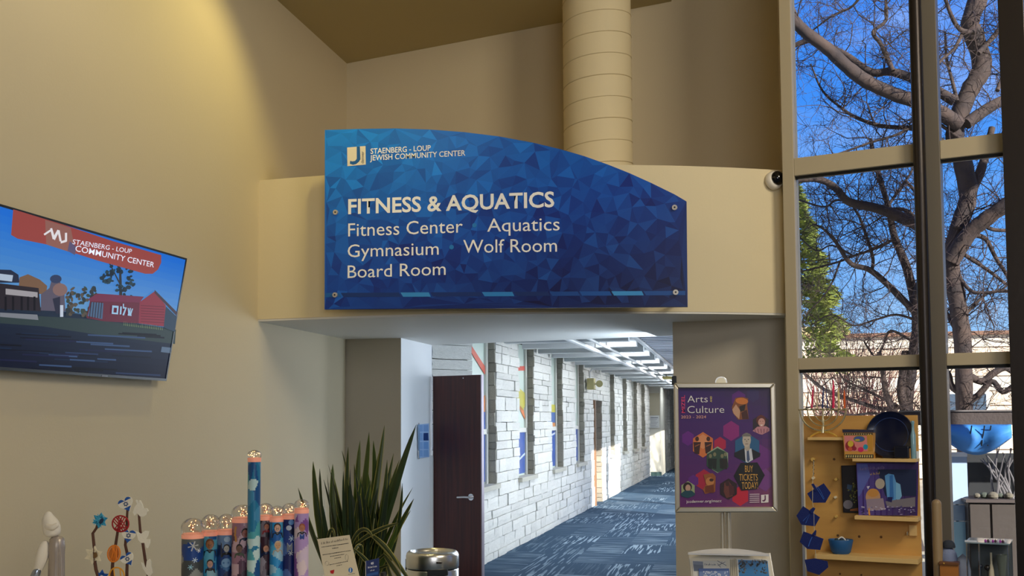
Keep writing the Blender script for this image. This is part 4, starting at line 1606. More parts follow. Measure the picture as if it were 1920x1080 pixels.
# arching and drooping leaves to the front right
for pth, wd in ((((700, 1010), (728, 1025), (760, 1078), (775, 1100)), .036), (((690, 1000), (720, 1015), (742, 1050), (752, 1070)), .034), (((655, 1030), (668, 985), (690, 983), (700, 1010)), .03),
                (((672, 1070), (690, 1000), (660, 1020), (664, 1050)), .03), (((610, 1040), (616, 980), (626, 985), (628, 1010)), .026), (((668, 1020), (690, 1000), (725, 985), (748, 981)), .034),
                (((720, 1040), (735, 1060), (752, 1090), (775, 1110)), .034), (((700, 1075), (690, 1050), (676, 1040), (662, 1028)), .03), (((726, 1060), (731, 1080), (738, 1100), (740, 1120)), .03)):
    P4 = [lp_(x, y, -.20 - .03 * i) for i, (x, y) in enumerate(pth)]
    mb = MB()
    pts = []
    for i in range(15):
        f = i / 14
        p = P4[0] * (1 - f) ** 3 + P4[1] * 3 * f * (1 - f) ** 2 + P4[2] * 3 * f * f * (1 - f) + P4[3] * f ** 3
        pts.append(p)
    # root the leaf in the pot
    root = plc + Vector((0, -.03, .46))
    pts = [root, root.lerp(pts[0], .5) + Vector((0, 0, .05))] + pts
    vs = []
    for i, p in enumerate(pts):
        a = pts[max(i - 1, 0)]
        c_ = pts[min(i + 1, len(pts) - 1)]
        tg = (c_ - a).normalized()
        sd = tg.cross(Vector((0, -1, .3))).normalized()
        f = i / (len(pts) - 1)
        wv = wd * .5 * (.5 + f * 1.2 if f < .45 else 1.04 * sqrt(max(.0005, (1 - f) / .55)))
        nn = tg.cross(sd)
        for q_, dz in ((-1, .2), (-.7, .14), (0, -.1), (.7, .14), (1, .2)):
            vs.append(p + sd * q_ * wv + nn * dz * wv)
    for i in range(len(pts) - 1):
        for k in range(4):
            mb.add([vs[j] for j in (i * 5 + k, i * 5 + k + 1, (i + 1) * 5 + k + 1, (i + 1) * 5 + k)], [(0, 1, 2, 3)], (166, 156, 84) if k in (0, 3) else (52, 66, 32))
    o = mb.build('leaf', LEAF, plant)
    o.data.polygons.foreach_set('use_smooth', [True] * len(o.data.polygons))

# ================================================================== COUNTER
CZ = .84
ct = thing('counter_table', 'white-topped display table along the left wall carrying the holiday crafts', 'table', (-2.55, 4.1, 0))
MB().box((-3.60, 3.5, CZ - .04), (-1.34, 4.60, CZ)).build('tabletop', mat('white_laminate', (228, 224, 214), .35), ct, bevel=.004)
MB().box((-3.58, 3.55, CZ - .14), (-1.38, 4.56, CZ - .04)).build('apron', mat('apron_white', (200, 196, 188), .5), ct)
for x_ in (-3.54, -1.44):
    for y_ in (3.58, 4.50):
        MB().box((x_, y_, 0), (x_ + .05, y_ + .05, CZ - .14)).build('leg', STEEL, ct)
CY = 4.35

# ---- menorah of photo-collage tubes with lit domes
men = thing('photo_tube_menorah', 'nine-branch menorah made of photo-collage tubes with glowing clear domes', 'menorah', (-2.1, CY, CZ))
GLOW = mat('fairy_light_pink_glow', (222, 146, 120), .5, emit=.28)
BEAD = mat('fairy_light_bead', (255, 196, 130), .4, emit=5.0)
COLL = mat('collage_paper', rough=.35, attr=True)
TB = [  # x0, x1, body top y, dome top y, dy, palette
    (343, 380, 1009, 972, -.03, 'grey'), (379, 411, 1004, 965, .04, 'cyan'), (409, 440, 1002, 964, .05, 'blue'), (437, 472, 979, 947, .00, 'pinkdark'),
    (485, 511, 975, 944, .05, 'dark'), (507, 533, 978, 949, .04, 'sky'), (530, 556, 973, 944, .06, 'navy'), (553, 578, 962, 937, .03, 'violet')]
PAL = {'grey': [(90, 96, 98), (130, 134, 132), (30, 40, 90), (16, 60, 130), (60, 66, 70)], 'cyan': [(60, 150, 180), (90, 170, 196), (30, 90, 150), (150, 190, 200)],
       'blue': [(24, 60, 120), (60, 110, 160), (100, 130, 170), (20, 34, 80)], 'pinkdark': [(150, 110, 130), (90, 60, 80), (190, 160, 170), (60, 44, 60)],
       'dark': [(60, 30, 44), (150, 140, 150), (26, 20, 34), (120, 110, 120)], 'sky': [(40, 140, 200), (80, 170, 210), (150, 190, 210), (30, 90, 160)],
       'navy': [(16, 30, 96), (30, 56, 130), (10, 20, 60), (70, 100, 160)], 'violet': [(200, 180, 200), (170, 140, 190), (120, 70, 140), (210, 190, 196)],
       'teal': [(24, 110, 150), (70, 150, 160), (180, 205, 205), (14, 74, 130), (60, 130, 170)]}
rc = random.Random(31)


def collage(mb, c, r, z0, z1, pal, n=44, dz=.007):
    """cylinder skin made of coloured paper scraps (flat print)"""
    nz_ = max(2, int((z1 - z0) / dz))
    sites = [(rc.uniform(0, 2 * pi), rc.uniform(z0, z1), rc.choice(PAL[pal])) for _ in range(int((z1 - z0) * 110) + 6)]
    for j in range(nz_):
        for k in range(n):
            a0_, a1_ = 2 * pi * k / n, 2 * pi * (k + 1) / n
            za, zb = z0 + (z1 - z0) * j / nz_, z0 + (z1 - z0) * (j + 1) / nz_
            am, zm = (a0_ + a1_) / 2, (za + zb) / 2
            best = min(sites, key=lambda s_: (min(abs(am - s_[0]), 2 * pi - abs(am - s_[0])) * r) ** 2 * 1.3 + (zm - s_[1]) ** 2)
            mb.add([(c[0] + r * cos(a0_), c[1] + r * sin(a0_), za), (c[0] + r * cos(a1_), c[1] + r * sin(a1_), za),
                    (c[0] + r * cos(a1_), c[1] + r * sin(a1_), zb), (c[0] + r * cos(a0_), c[1] + r * sin(a0_), zb)], [(0, 1, 2, 3)], best[2])


def wrap(mb, c, r, shape, col, lift):
    """flat shape [(du, z)] metres wrapped on the side of the tube that faces the room"""
    ctr = radians(-64)
    if len(shape) > 3:
        cx = sum(p[0] for p in shape) / len(shape)
        cz = sum(p[1] for p in shape) / len(shape)
        for i in range(len(shape)):
            a, b = shape[i], shape[(i + 1) % len(shape)]
            mb.add([(c[0] + (r + lift) * cos(ctr + u / r), c[1] + (r + lift) * sin(ctr + u / r), z) for u, z in ((cx, cz), a, b)], [(0, 1, 2)], col)


def portrait(mb, c, r, du, z, s, skin, hair, cloth, bgc=None):
    L = [.0012]
    def w_(sh, col):
        wrap(mb, c, r, sh, col, L[0])
        L[0] += .0001
    if bgc: w_([(du - s * .75, z - s), (du + s * .75, z - s), (du + s * .75, z + s * .9), (du - s * .75, z + s * .9)], bgc)
    w_([(du - s * .65, z - s), (du + s * .65, z - s), (du + s * .55, z - s * .5), (du + s * .2, z - s * .32), (du - s * .2, z - s * .32), (du - s * .55, z - s * .5)], cloth)
    w_(ell(du, z + s * .22, s * .40, s * .5, 12), hair)
    w_(ell(du, z + s * .10, s * .33, s * .42, 12), skin)
    dk = tuple(x * .35 for x in skin)
    w_(ell(du - s * .13, z + s * .14, s * .05, s * .03, 6), dk)
    w_(ell(du + s * .13, z + s * .14, s * .05, s * .03, 6), dk)
    w_([(du - s * .1, z - s * .10), (du + s * .1, z - s * .10), (du + s * .06, z - s * .14), (du - s * .06, z - s * .14)], tuple(x * .6 for x in skin))
    w_([(du - s * .03, z + s * .1), (du + s * .03, z + s * .1), (du + s * .05, z - s * .02), (du - s * .05, z - s * .02)], tuple(x * .85 for x in skin))


def flake(mb, c, r, du, z, s, col):
    for k in range(3):
        a = pi * k / 3 + .2
        dx, dz_ = cos(a), sin(a)
        wrap(mb, c, r, [(du - dx * s - dz_ * s * .12, z - dz_ * s + dx * s * .12), (du + dx * s - dz_ * s * .12, z + dz_ * s + dx * s * .12),
                        (du + dx * s + dz_ * s * .12, z + dz_ * s - dx * s * .12), (du - dx * s + dz_ * s * .12, z - dz_ * s - dx * s * .12)], col, .0022 + .0001 * k)


for i, (x0_, x1_, yb_, yd, dy, pal) in enumerate(TB):
    pa, pb = atY(x0_, yb_, CY + dy), atY(x1_, yb_, CY + dy)
    r_ = (pb - pa).length / 2
    c = ((pa + pb) / 2)
    zt = c.z
    zd = atY((x0_ + x1_) / 2, yd, CY + dy).z
    tb = MB()
    collage(tb, (c.x, c.y), r_, CZ, zt, pal)
    tube_o = tb.build('tube', COLL, men, smooth=True)
    pr = MB()
    if i == 0:
        flake(pr, (c.x, c.y), r_, .004, zt - .03, .022, (176, 178, 180)); flake(pr, (c.x, c.y), r_, .012, zt - .09, .012, (190, 206, 220)); flake(pr, (c.x, c.y), r_, .028, zt - .05, .010, (220, 224, 226)); flake(pr, (c.x, c.y), r_, -.006, zt - .12, .012, (150, 200, 220))
    elif i == 1:
        portrait(pr, (c.x, c.y), r_, -.002, zt - .042, .046, (160, 104, 62), (110, 66, 36), (22, 26, 34)); portrait(pr, (c.x, c.y), r_, .0, zt - .125, .036, (196, 150, 130), (24, 20, 24), (40, 40, 50), (60, 150, 190))
    elif i == 2:
        wrap(pr, (c.x, c.y), r_, ell(.004, zt - .018, .014, .012), (150, 176, 200), .001)
        portrait(pr, (c.x, c.y), r_, .002, zt - .062, .034, (170, 168, 160), (36, 36, 40), (20, 20, 26), (54, 58, 70)); wrap(pr, (c.x, c.y), r_, ell(0, zt - .12, .02, .02), (120, 160, 200), .001)
    elif i == 3:
        portrait(pr, (c.x, c.y), r_, .012, zt - .05, .040, (150, 90, 80), (40, 24, 26), (20, 30, 60)); portrait(pr, (c.x, c.y), r_, -.012, zt - .115, .036, (120, 90, 80), (40, 34, 34), (70, 80, 66))
        for q in range(8): wrap(pr, (c.x, c.y), r_, ell(-.030 + rc.uniform(-.004, .004), zt - .02 - q * .008, .006, .006, 6), (186, 132, 70), .001)
    elif i == 4:
        portrait(pr, (c.x, c.y), r_, .004, zt - .03, .03, (170, 100, 70), (60, 26, 30), (130, 30, 36)); portrait(pr, (c.x, c.y), r_, .002, zt - .125, .034, (196, 140, 110), (60, 20, 24), (16, 30, 70), (20, 40, 84))
    elif i == 5:
        portrait(pr, (c.x, c.y), r_, .0, zt - .030, .038, (200, 160, 140), (60, 44, 36), (18, 22, 34), (70, 70, 76)); portrait(pr, (c.x, c.y), r_, .002, zt - .105, .036, (196, 150, 110), (190, 170, 140), (170, 156, 140))
    elif i == 6:
        wrap(pr, (c.x, c.y), r_, ell(.006, zt - .012, .012, .012), (90, 136, 190), .001); wrap(pr, (c.x, c.y), r_, ell(-.004, zt - .036, .012, .011), (186, 194, 210), .001)
        flake(pr, (c.x, c.y), r_, .008, zt - .082, .013, (190, 214, 230)); wrap(pr, (c.x, c.y), r_, [(-.012, zt - .14), (.012, zt - .14), (.012, zt - .10), (-.012, zt - .10)], (120, 126, 134), .001); flake(pr, (c.x, c.y), r_, .004, zt - .145, .011, (200, 206, 206))
    else:
        wrap(pr, (c.x, c.y), r_, [(-.008, zt - .11), (.010, zt - .11), (.012, zt - .085), (-.010, zt - .085)], (34, 60, 130), .001)
        portrait(pr, (c.x, c.y), r_, .001, zt - .066, .034, (170, 110, 80), (150, 80, 50), (26, 24, 30))
    pr.build('photo_print', COLL, tube_o)
    MB().lathe([(r_ + .001, zt), (r_ + .001, zt + .016), (r_ * .9, zt + .022), (1e-5, zt + .022)], (c.x, c.y, 0), 24).build('glow_collar', GLOW, men, smooth=True)
    R_ = r_ * 1.08
    H = zd - zt - .012
    prof = [(r_, 0)] + [(R_ * cos(a), H * .45 + (H * .55) * sin(a)) for a in [k * pi / 2 / 8 for k in range(8)]] + [(1e-5, H)]
    MB().lathe([(a, zt + .014 + b) for a, b in prof], (c.x, c.y, 0), 24).build('clear_dome', CLEAR, men, smooth=True)
    fl = MB()
    wp = []
    for k in range(22):
        an = rc.uniform(0, 2 * pi)
        rr_ = rc.uniform(0, r_ * .7)
        p = Vector((c.x + cos(an) * rr_, c.y + sin(an) * rr_, zt + .026 + rc.uniform(0, max(.01, H - .026))))
        wp.append(p)
        if k % 2 == 0:
            fl.ball(p, .0022, 6)
    lo = fl.build('fairy_lights', BEAD, men)
    lo['kind'] = 'stuff'
    MB().tube(wp, .0007, 4).build('light_wire', mat('copper_wire', (190, 120, 80), .3, 1), men)
# tall middle tube
cxs = atY(477, 866, CY - .05)
r_ = (atY(488.5, 866, CY - .05) - atY(466.5, 866, CY - .05)).length / 2
tb = MB()
collage(tb, (cxs.x, cxs.y), r_, CZ, cxs.z, 'teal', n=40, dz=.006)
tb.build('tall_tube', COLL, men, smooth=True)
MB().lathe([(r_ + .001, cxs.z), (r_ + .002, cxs.z + .018), (1e-5, cxs.z + .02)], (cxs.x, cxs.y, 0), 20).build('glow_collar', GLOW, men)
MB().lathe([(r_, cxs.z + .015), (r_ * 1.15, cxs.z + .03), (r_ * 1.0, cxs.z + .042), (r_ * .4, cxs.z + .05), (1e-5, cxs.z + .052)], (cxs.x, cxs.y, 0), 20).build('clear_dome', CLEAR, men, smooth=True)
fl = MB()
for k in range(14):
    fl.ball((cxs.x + rc.uniform(-.8, .8) * r_, cxs.y + rc.uniform(-.8, .8) * r_, cxs.z + rc.uniform(.018, .046)), .002, 6)
lo = fl.build('fairy_lights', BEAD, men)
lo['kind'] = 'stuff'

# ---- twig stems with felt ornaments
tw = thing('twig_centerpiece', 'bare twig stems bearing flag hearts, stars, white doves and wire ovals', 'centerpiece', (-2.68, CY, CZ))
BARK = mat('twig_bark', (86, 54, 40), .8, bump=.5, bscale=60)
TPn = Pl((-3.2, CY, CZ), (1, 0, 0), (0, 0, 1))
def tpt(x, y, d=0): return atY(x, y, CY + d)
stems = [([(184, 1090), (184, 1080), (180, 1068), (178, 1055), (177, 1030), (174, 1000), (181, 990), (185, 975)], 3.2, 0),
         ([(209, 1095), (211, 1060), (213, 1040), (217, 1020), (221, 995), (226, 975)], 3.0, .01),
         ([(238, 1095), (238, 1072), (239, 1040), (235, 1022), (237, 1000), (238, 975), (239, 955)], 2.8, .03),
         ([(281, 1095), (277, 1070), (272, 1048), (268, 1020), (263, 995), (261, 970), (260, 955)], 2.8, .02)]
for pts, r_, d in stems:
    pp_ = [tpt(x, y, d) for x, y in pts]
    pp_[0].z = CZ
    MB().tube(pp_, [r_ / 440 * (1.15 - .4 * i / len(pp_)) for i in range(len(pp_))], 8).build('twig', BARK, tw, smooth=True)
MB().lathe([(.13, .0005), (.13, .012), (.06, .02), (1e-5, .02)], (tpt(230, 1080).x, CY + .015, CZ), 24).build('base_disc', mat('wood_disc', (120, 90, 60), .6), tw)
FELTW = mat('white_felt', (236, 230, 214), .9, bump=.2, bscale=200)
FELTC = mat('cream_card', (226, 214, 184), .8)


def plate(pts, d, th, name, m, parent):
    """flat cut-out with real thickness standing in the vertical plane at depth d"""
    q = [tpt(x, y, d) for x, y in pts]
    return MB().prism(q, (0, th, 0)).build(name, m, parent)


def heart(cx, cy, s, rot):
    pts = []
    for i in range(28):
        t = 2 * pi * i / 28
        x = 16 * sin(t) ** 3
        y = -(13 * cos(t) - 5 * cos(2 * t) - 2 * cos(3 * t) - cos(4 * t))
        x, y = x * s / 16, y * s / 15
        pts.append((cx + x * cos(rot) - y * sin(rot), cy + x * sin(rot) + y * cos(rot)))
    return pts


def halfclip(pts, cx, cy, nx_, ny_, lo, hi):
    """part of a convex-ish outline between two parallel lines"""
    def clip(poly, a, b, c, sgn):
        outp = []
        for i in range(len(poly)):
            p, q = poly[i], poly[(i + 1) % len(poly)]
            dp = sgn * ((p[0] - cx) * a + (p[1] - cy) * b - c)
            dq = sgn * ((q[0] - cx) * a + (q[1] - cy) * b - c)
            if dp >= 0: outp.append(p)
            if (dp > 0) != (dq > 0):
                t = dp / (dp - dq)
                outp.append((p[0] + (q[0] - p[0]) * t, p[1] + (q[1] - p[1]) * t))
        return outp
    return clip(clip(pts, nx_, ny_, lo, 1), nx_, ny_, hi, -1)


for hx, hy, s_, rot, d in ((236, 945, 14, -.45, 0), (241, 1004, 13.5, .15, .0), (239, 1048, 13, -.55, .0)):
    h_ = heart(hx, hy, s_, rot)
    ho = plate(h_, d - .004, .004, 'heart', FELTW, tw)
    nx_, ny_ = -sin(rot), cos(rot)
    A_ = Art(Pl((0, CY + d - .0042, 0), (1, 0, 0), (0, 0, 1)), .0002, .0001)
    for lo_, hi_ in ((-40, -s_ * .42), (s_ * .46, 40)):
        q = halfclip(h_, hx, hy, nx_, ny_, lo_, hi_)
        # split the two lobes so the polygons stay simple
        for sg in (1, -1):
            tx, ty = cos(rot) * sg, sin(rot) * sg
            qq = halfclip(q, hx, hy, tx, ty, 0, 60)
            if len(qq) > 2:
                A_.p(qq, (24, 84, 166))
    for tri_ in (0, pi):
        v3 = [(hx + s_ * .34 * sin(tri_ + rot + 2 * pi * k / 3), hy - s_ * .34 * cos(tri_ + rot + 2 * pi * k / 3)) for k in range(3)]
        for k in range(3):
            (xa, ya), (xb, yb2) = v3[k], v3[(k + 1) % 3]
            L_ = math.hypot(xb - xa, yb2 - ya)
            ox, oy = -(yb2 - ya) / L_ * .5, (xb - xa) / L_ * .5
            A_.p([(xa - ox, ya - oy), (xb - ox, yb2 - oy), (xb + ox, yb2 + oy), (xa + ox, ya + oy)], (36, 70, 120))
    A_.build('heart_print', PRINT, ho)


def starpts(cx, cy, R1, R2, rot=0):
    return [(cx + (R1 if k % 2 == 0 else R2) * sin(pi * k / 6 + rot), cy - (R1 if k % 2 == 0 else R2) * cos(pi * k / 6 + rot)) for k in range(12)]


def star_frame(cx, cy, R1, wpx, rot, d, m, name):
    mb = MB()
    for tri_ in (0, pi):
        for k in range(3):
            a, b = tri_ + rot + 2 * pi * k / 3, tri_ + rot + 2 * pi * (k + 1) / 3
            R2 = R1 - wpx * 2
            q = [tpt(cx + R1 * sin(a), cy - R1 * cos(a), d), tpt(cx + R1 * sin(b), cy - R1 * cos(b), d), tpt(cx + R2 * sin(b), cy - R2 * cos(b), d), tpt(cx + R2 * sin(a), cy - R2 * cos(a), d)]
            mb.prism(q, (0, .004 + .001 * (tri_ > 0), 0))
    return mb.build(name, m, tw)


star_frame(175, 1041, 18, 3.6, .15, -.006, FELTC, 'star')
so = plate(ell(178.5, 1041, 3.4, 5.5, 10), -.010, .004, 'star_bead', mat('wood_bead', (110, 80, 44), .5), tw)
star_frame(187, 976, 15, 3.2, .2, -.006, mat('blue_yarn', (48, 146, 186), .9), 'star')
o = MB()
rz_ = random.Random(2)
for k in range(26):
    a, b = rz_.uniform(0, 6.3), rz_.uniform(0, 6.3)
    ra, rb_ = rz_.uniform(7, 13), rz_.uniform(7, 13)
    o.tube([tpt(187 + cos(a) * ra, 976 + sin(a) * ra, -.008), tpt(187 + cos(b) * rb_, 976 + sin(b) * rb_, -.011)], .0016, 5)
o.build('yarn_winding', mat('blue_yarn_light', (70, 170, 205), .9), tw)
plate(ell(190, 977, 3.5, 6, 10, rot=.5), -.014, .002, 'star_bead', mat('navy_bead', (20, 50, 84), .5), tw)
star_frame(190, 1082, 14, 3.5, .1, -.004, mat('royal_blue_felt', (30, 84, 168), .9), 'star')


def oval(cx, cy, rx, ry, rot, col, name, lines):
    mb = MB()
    ring = [tpt(x, y, -.006) for x, y in ell(cx, cy, rx, ry, 22, rot=rot)]
    mb.tube(ring + [ring[0], ring[1]], .0034, 7, cap=False)
    for a, b in lines:
        pa = ell(cx, cy, rx, ry, 22, rot=rot)[a]
        pb = ell(cx, cy, rx, ry, 22, rot=rot)[b]
        mid = ((pa[0] + pb[0]) / 2 + 1.5, (pa[1] + pb[1]) / 2)
        mb.tube([tpt(*pa, -.006), tpt(*mid, -.012), tpt(*pb, -.006)], .0026, 6)
    return mb.build(name, mat('wire_' + name, col, .7), tw, smooth=True)


oval(226, 982, 15.5, 15, .1, (160, 20, 30), 'red_oval', ((3, 14), (4, 13), (5, 12), (6, 15), (2, 15), (1, 8), (17, 8), (18, 7), (19, 6)))
oval(213.5, 1038, 11.5, 15.5, .15, (222, 124, 30), 'orange_oval', ((5, 16), (4, 17), (6, 15), (3, 15), (7, 16)))
plate(ell(213.5, 1038, 9.5, 13.5, 16, rot=.15), -.001, .001, 'oval_backing', mat('orange_card', (206, 120, 44), .8), tw)
oval(219, 1080, 14, 16, 0, (224, 156, 44), 'amber_oval', ((4, 18), (7, 15)))

doves = [([(252, 967), (249, 961), (252, 951), (257, 945), (254, 938), (256, 937), (261, 944), (260, 938), (263, 938), (267, 946), (269, 953), (275, 953), (278.5, 958), (275, 960), (273, 966), (268, 969), (262, 968), (257, 962)], .0),
         ([(255, 996), (264, 1001), (272, 995), (279, 995.5), (277, 1005), (273, 1011), (281, 1011), (281, 1018), (277, 1028), (274, 1027), (271, 1018), (264, 1018), (259, 1012)], .0),
         ([(264, 1054), (268, 1056), (273, 1066), (275, 1052), (280, 1048), (283, 1052), (283, 1060), (286, 1074), (280, 1082), (274, 1076), (268, 1066)], .0)]
for pts, d in doves:
    plate(pts, d - .005, .004, 'dove', FELTW, tw)

# ---- white figurine
fg = thing('figurine', 'white sculpted figurine with a pointed hood and a grey drape at the far left', 'figurine', tuple(Vector((tpt(95, 1080).x, CY, CZ))))
CER = mat('matte_white_ceramic', (222, 214, 200), .7, bump=.3, bscale=20)
DRP = mat('grey_silver_drape', (168, 156, 146), .35, .35, bump=.2, bscale=10)


def skin_blob(name, nodes, m, parent, sub=2, edges=None):
    me = bpy.data.meshes.new(name)
    o0 = Vector(parent['_o'])
    me.from_pydata([tuple(Vector(p) - o0) for p, r in nodes], edges or [(i, i + 1) for i in range(len(nodes) - 1)], [])
    o = bpy.data.objects.new(name, me)
    COL.objects.link(o)
    o.parent = parent
    md = o.modifiers.new('skin', 'SKIN')
    for sv, (p, r) in zip(me.skin_vertices[0].data, nodes):
        sv.radius = r if hasattr(r, '__len__') else (r, r)
    me.skin_vertices[0].data[0].use_root = True
    md.use_smooth_shade = True
    s_ = o.modifiers.new('sub', 'SUBSURF')
    s_.levels = s_.render_levels = sub
    me.materials.append(m)
    return o


K = 1 / 440
MB().lathe([(.040, 0), (.040, .01), (.036, .08), (.034, .16), (.036, .20), (.032, .235), (.022, .245), (1e-5, .25)], (tpt(103, 1080).x, CY + .01, CZ), 24).build('draped_body', DRP, fg, smooth=True)
for k in range(3):
    x_ = 108 + k * 3
    MB().tube([tpt(x_, 1095 - 10 + 5, -.022), tpt(x_, 1045, -.024), tpt(x_ - 1, 1014, -.016)], [.004, .003, .001], 6).build('drape_fold', DRP, fg, smooth=True)
skin_blob('hood', [(tpt(99, 1008, 0), .032), (tpt(98, 996, 0), .042), (tpt(95, 981, 0), .042), (tpt(89, 968, 0), .026), (tpt(92, 958, 0), .010)], CER, fg)
skin_blob('hood_fold', [(tpt(86, 986, -.03), .014), (tpt(98, 990, -.038), .016), (tpt(110, 982, -.03), .010)], CER, fg)
skin_blob('sleeve', [(tpt(86, 1012, -.01), .014), (tpt(82, 1028, -.015), .029), (tpt(78, 1048, -.02), .031), (tpt(72, 1066, -.02), .022), (tpt(60, 1084, -.02), .010)], CER, fg)
skin_blob('silver_cuff', [(tpt(74, 1062, -.025), .012), (tpt(68, 1074, -.03), .022), (tpt(62, 1090, -.03), .024)], mat('silver_foil', (150, 158, 172), .25, .8), fg)
MB().lathe([(.055, 0.0005), (.055, .012), (1e-5, .014)], (tpt(92, 1080).x, CY, CZ), 24).build('base', CER, fg)

# ---- cards on the table
rt_ = thing('riser_tray', 'white glossy riser tray at the rear edge of the display table under the cream card', 'tray', (-1.65, 4.62, CZ))
MB().box((-1.92, 4.50, CZ + .025), (-1.36, 4.77, CZ + .040)).build('tray_top', mat('gloss_white_tray', (232, 230, 222), .15), rt_, bevel=.003)
MB().box((-1.90, 4.52, CZ + .0005), (-1.38, 4.60, CZ + .025)).build('tray_foot', mat('teal_edge', (60, 130, 130), .3), rt_)
cp = [tpt(595, 1011, .28), tpt(655, 1003, .28), tpt(676, 1090, .28), tpt(613, 1100, .28)]
CPl = Pl(cp[3], cp[2] - cp[3], (cp[0] - cp[3]) - (cp[2] - cp[3]) * ((cp[0] - cp[3]).dot(cp[2] - cp[3]) / (cp[2] - cp[3]).length_squared))
t_ = thing('info_card', 'cream printed information card leaning at a slant in front of the plant', 'card', tuple((cp[2] + cp[3]) / 2))
MB().prism(cp, (0, .003, 0)).build('card', mat('cream_card_stock', (224, 210, 178), .6), t_)
A_ = Art(CPl, .0006)
ink = (52, 46, 44)
def cl(x0, y0, x1, y1, h, dash=True, col=ink):
    L_ = math.hypot(x1 - x0, y1 - y0)
    n = max(1, int(L_ / 3)) if dash else 1
    rr = random.Random(int(x0 * 7 + y0))
    for k in range(n):
        a, b = k / n, (k + .82) / n if dash else 1
        xa, ya, xb, yb2 = x0 + (x1 - x0) * a, y0 + (y1 - y0) * a, x0 + (x1 - x0) * b, y0 + (y1 - y0) * b
        hh = h * (rr.uniform(.6, 1) if dash else 1)
        A_.p([(xa, ya - hh / 2), (xb, yb2 - hh / 2), (xb, yb2 + hh / 2), (xa, ya + hh / 2)], col, keep=True)
cl(603, 1026, 654, 1018.5, 1.4); cl(623, 1028.3, 635, 1026.6, 1.6)
cl(605, 1040.5, 658, 1032, 1.5); cl(619, 1043.5, 646, 1039, 1.4); cl(627, 1047, 640, 1044.6, 1.3)
cl(618, 1059, 653, 1052, 1.3); cl(631, 1061, 642, 1058.6, 1.3)
for cx, cy, rx, ry in ((650, 1045, 3, 6), (613, 1056, 3.5, 4)):
    e = ell(cx, cy, rx, ry, 14)
    for k in range(14):
        (xa, ya), (xb, yb2) = e[k], e[(k + 1) % 14]
        A_.p([(xa, ya), (xb, yb2), (xb + .5, yb2 + .4), (xa + .5, ya + .4)], (130, 120, 104), keep=True)
A_.off += .0002
marks(A_, 602, 1021, 653, 1012, 5, ink, 5, 17)
A_.p([(619, 1070), (627, 1068), (626.5, 1073), (625, 1076), (620, 1075)], (190, 30, 36))
A_.p(ell(657.5, 1069, 4, 5, 16), (40, 110, 180)); A_.p([(656.5, 1065), (658, 1065), (658, 1072), (656, 1073)], (230, 230, 230))
cl(653, 1077, 666, 1075, .9)
A_.build('card_print', PRINT, t_)

cp = [tpt(686, 1052, .30), tpt(710, 1046.5, .30), tpt(711, 1095, .30), tpt(686, 1095, .30)]
t_ = thing('blue_card', 'small navy blue sign holder card with a white emblem right of the cream card', 'card', tuple((cp[2] + cp[3]) / 2))
MB().prism(cp, (0, .006, 0)).build('card', mat('navy_card', (28, 48, 104), .35), t_)
BP = Pl((0, cp[0].y, 0), (1, 0, 0), (0, 0, 1))
A_ = Art(BP, .0006)
A_.p([(695.5, 1055), (700.5, 1053.5), (700.5, 1057.8), (696, 1058.5)], (226, 226, 232)); A_.p([(697, 1057), (699.5, 1054.6), (700, 1055.2), (697.6, 1057.8)], (40, 60, 110))
marks(A_, 689, 1066, 707, 1063, 4, (224, 226, 234), 6, 9); marks(A_, 694, 1071, 703, 1069.5, 3.6, (224, 226, 234), 7, 4)
A_.p([(688, 1076), (709, 1071.5), (709, 1077), (688, 1081)], (40, 84, 150))
A_.build('card_print', PRINT, t_)
MB().box((cp[3].x - .002, cp[0].y - .002, cp[3].z), (cp[3].x + .001, cp[0].y + .008, cp[0].z)).build('holder_edge', CHROME, t_)
o = MB().box((tpt(713, 1079, .3).x, CY + .3, CZ + .0405), (tpt(719, 1079, .3).x, CY + .34, tpt(713, 1074, .3).z)).build('binder_clip', BLACK, loc=tuple(tpt(716, 1080, .3)))
tag(o, 'small black clip on the table edge right of the navy card', 'clip')

# ================================================================== GIFT DISPLAY BY THE WINDOW
def wpx(px, py, off):
    """pixel -> (u, z) on the plane parallel to the window wall, off metres inside it"""
    o = WO + WN * off
    d = ray(px, py)
    p = EYE + d * (WN.dot(o - EYE) / WN.dot(d))
    return (p - WO).dot(WU), p.z


MW = Matrix((WU, -WN, Vector((0, 0, 1)))).transposed().to_4x4()   # local y = outwards
MW.translation = WO


def wb(u0, u1, z0, z1, d0, d1):
    return MB().box((u0, -d1, z0), (u1, -d0, z1), M=MW)


def wplane(off):
    return Pl(WO + WN * off, WU, (0, 0, 1))


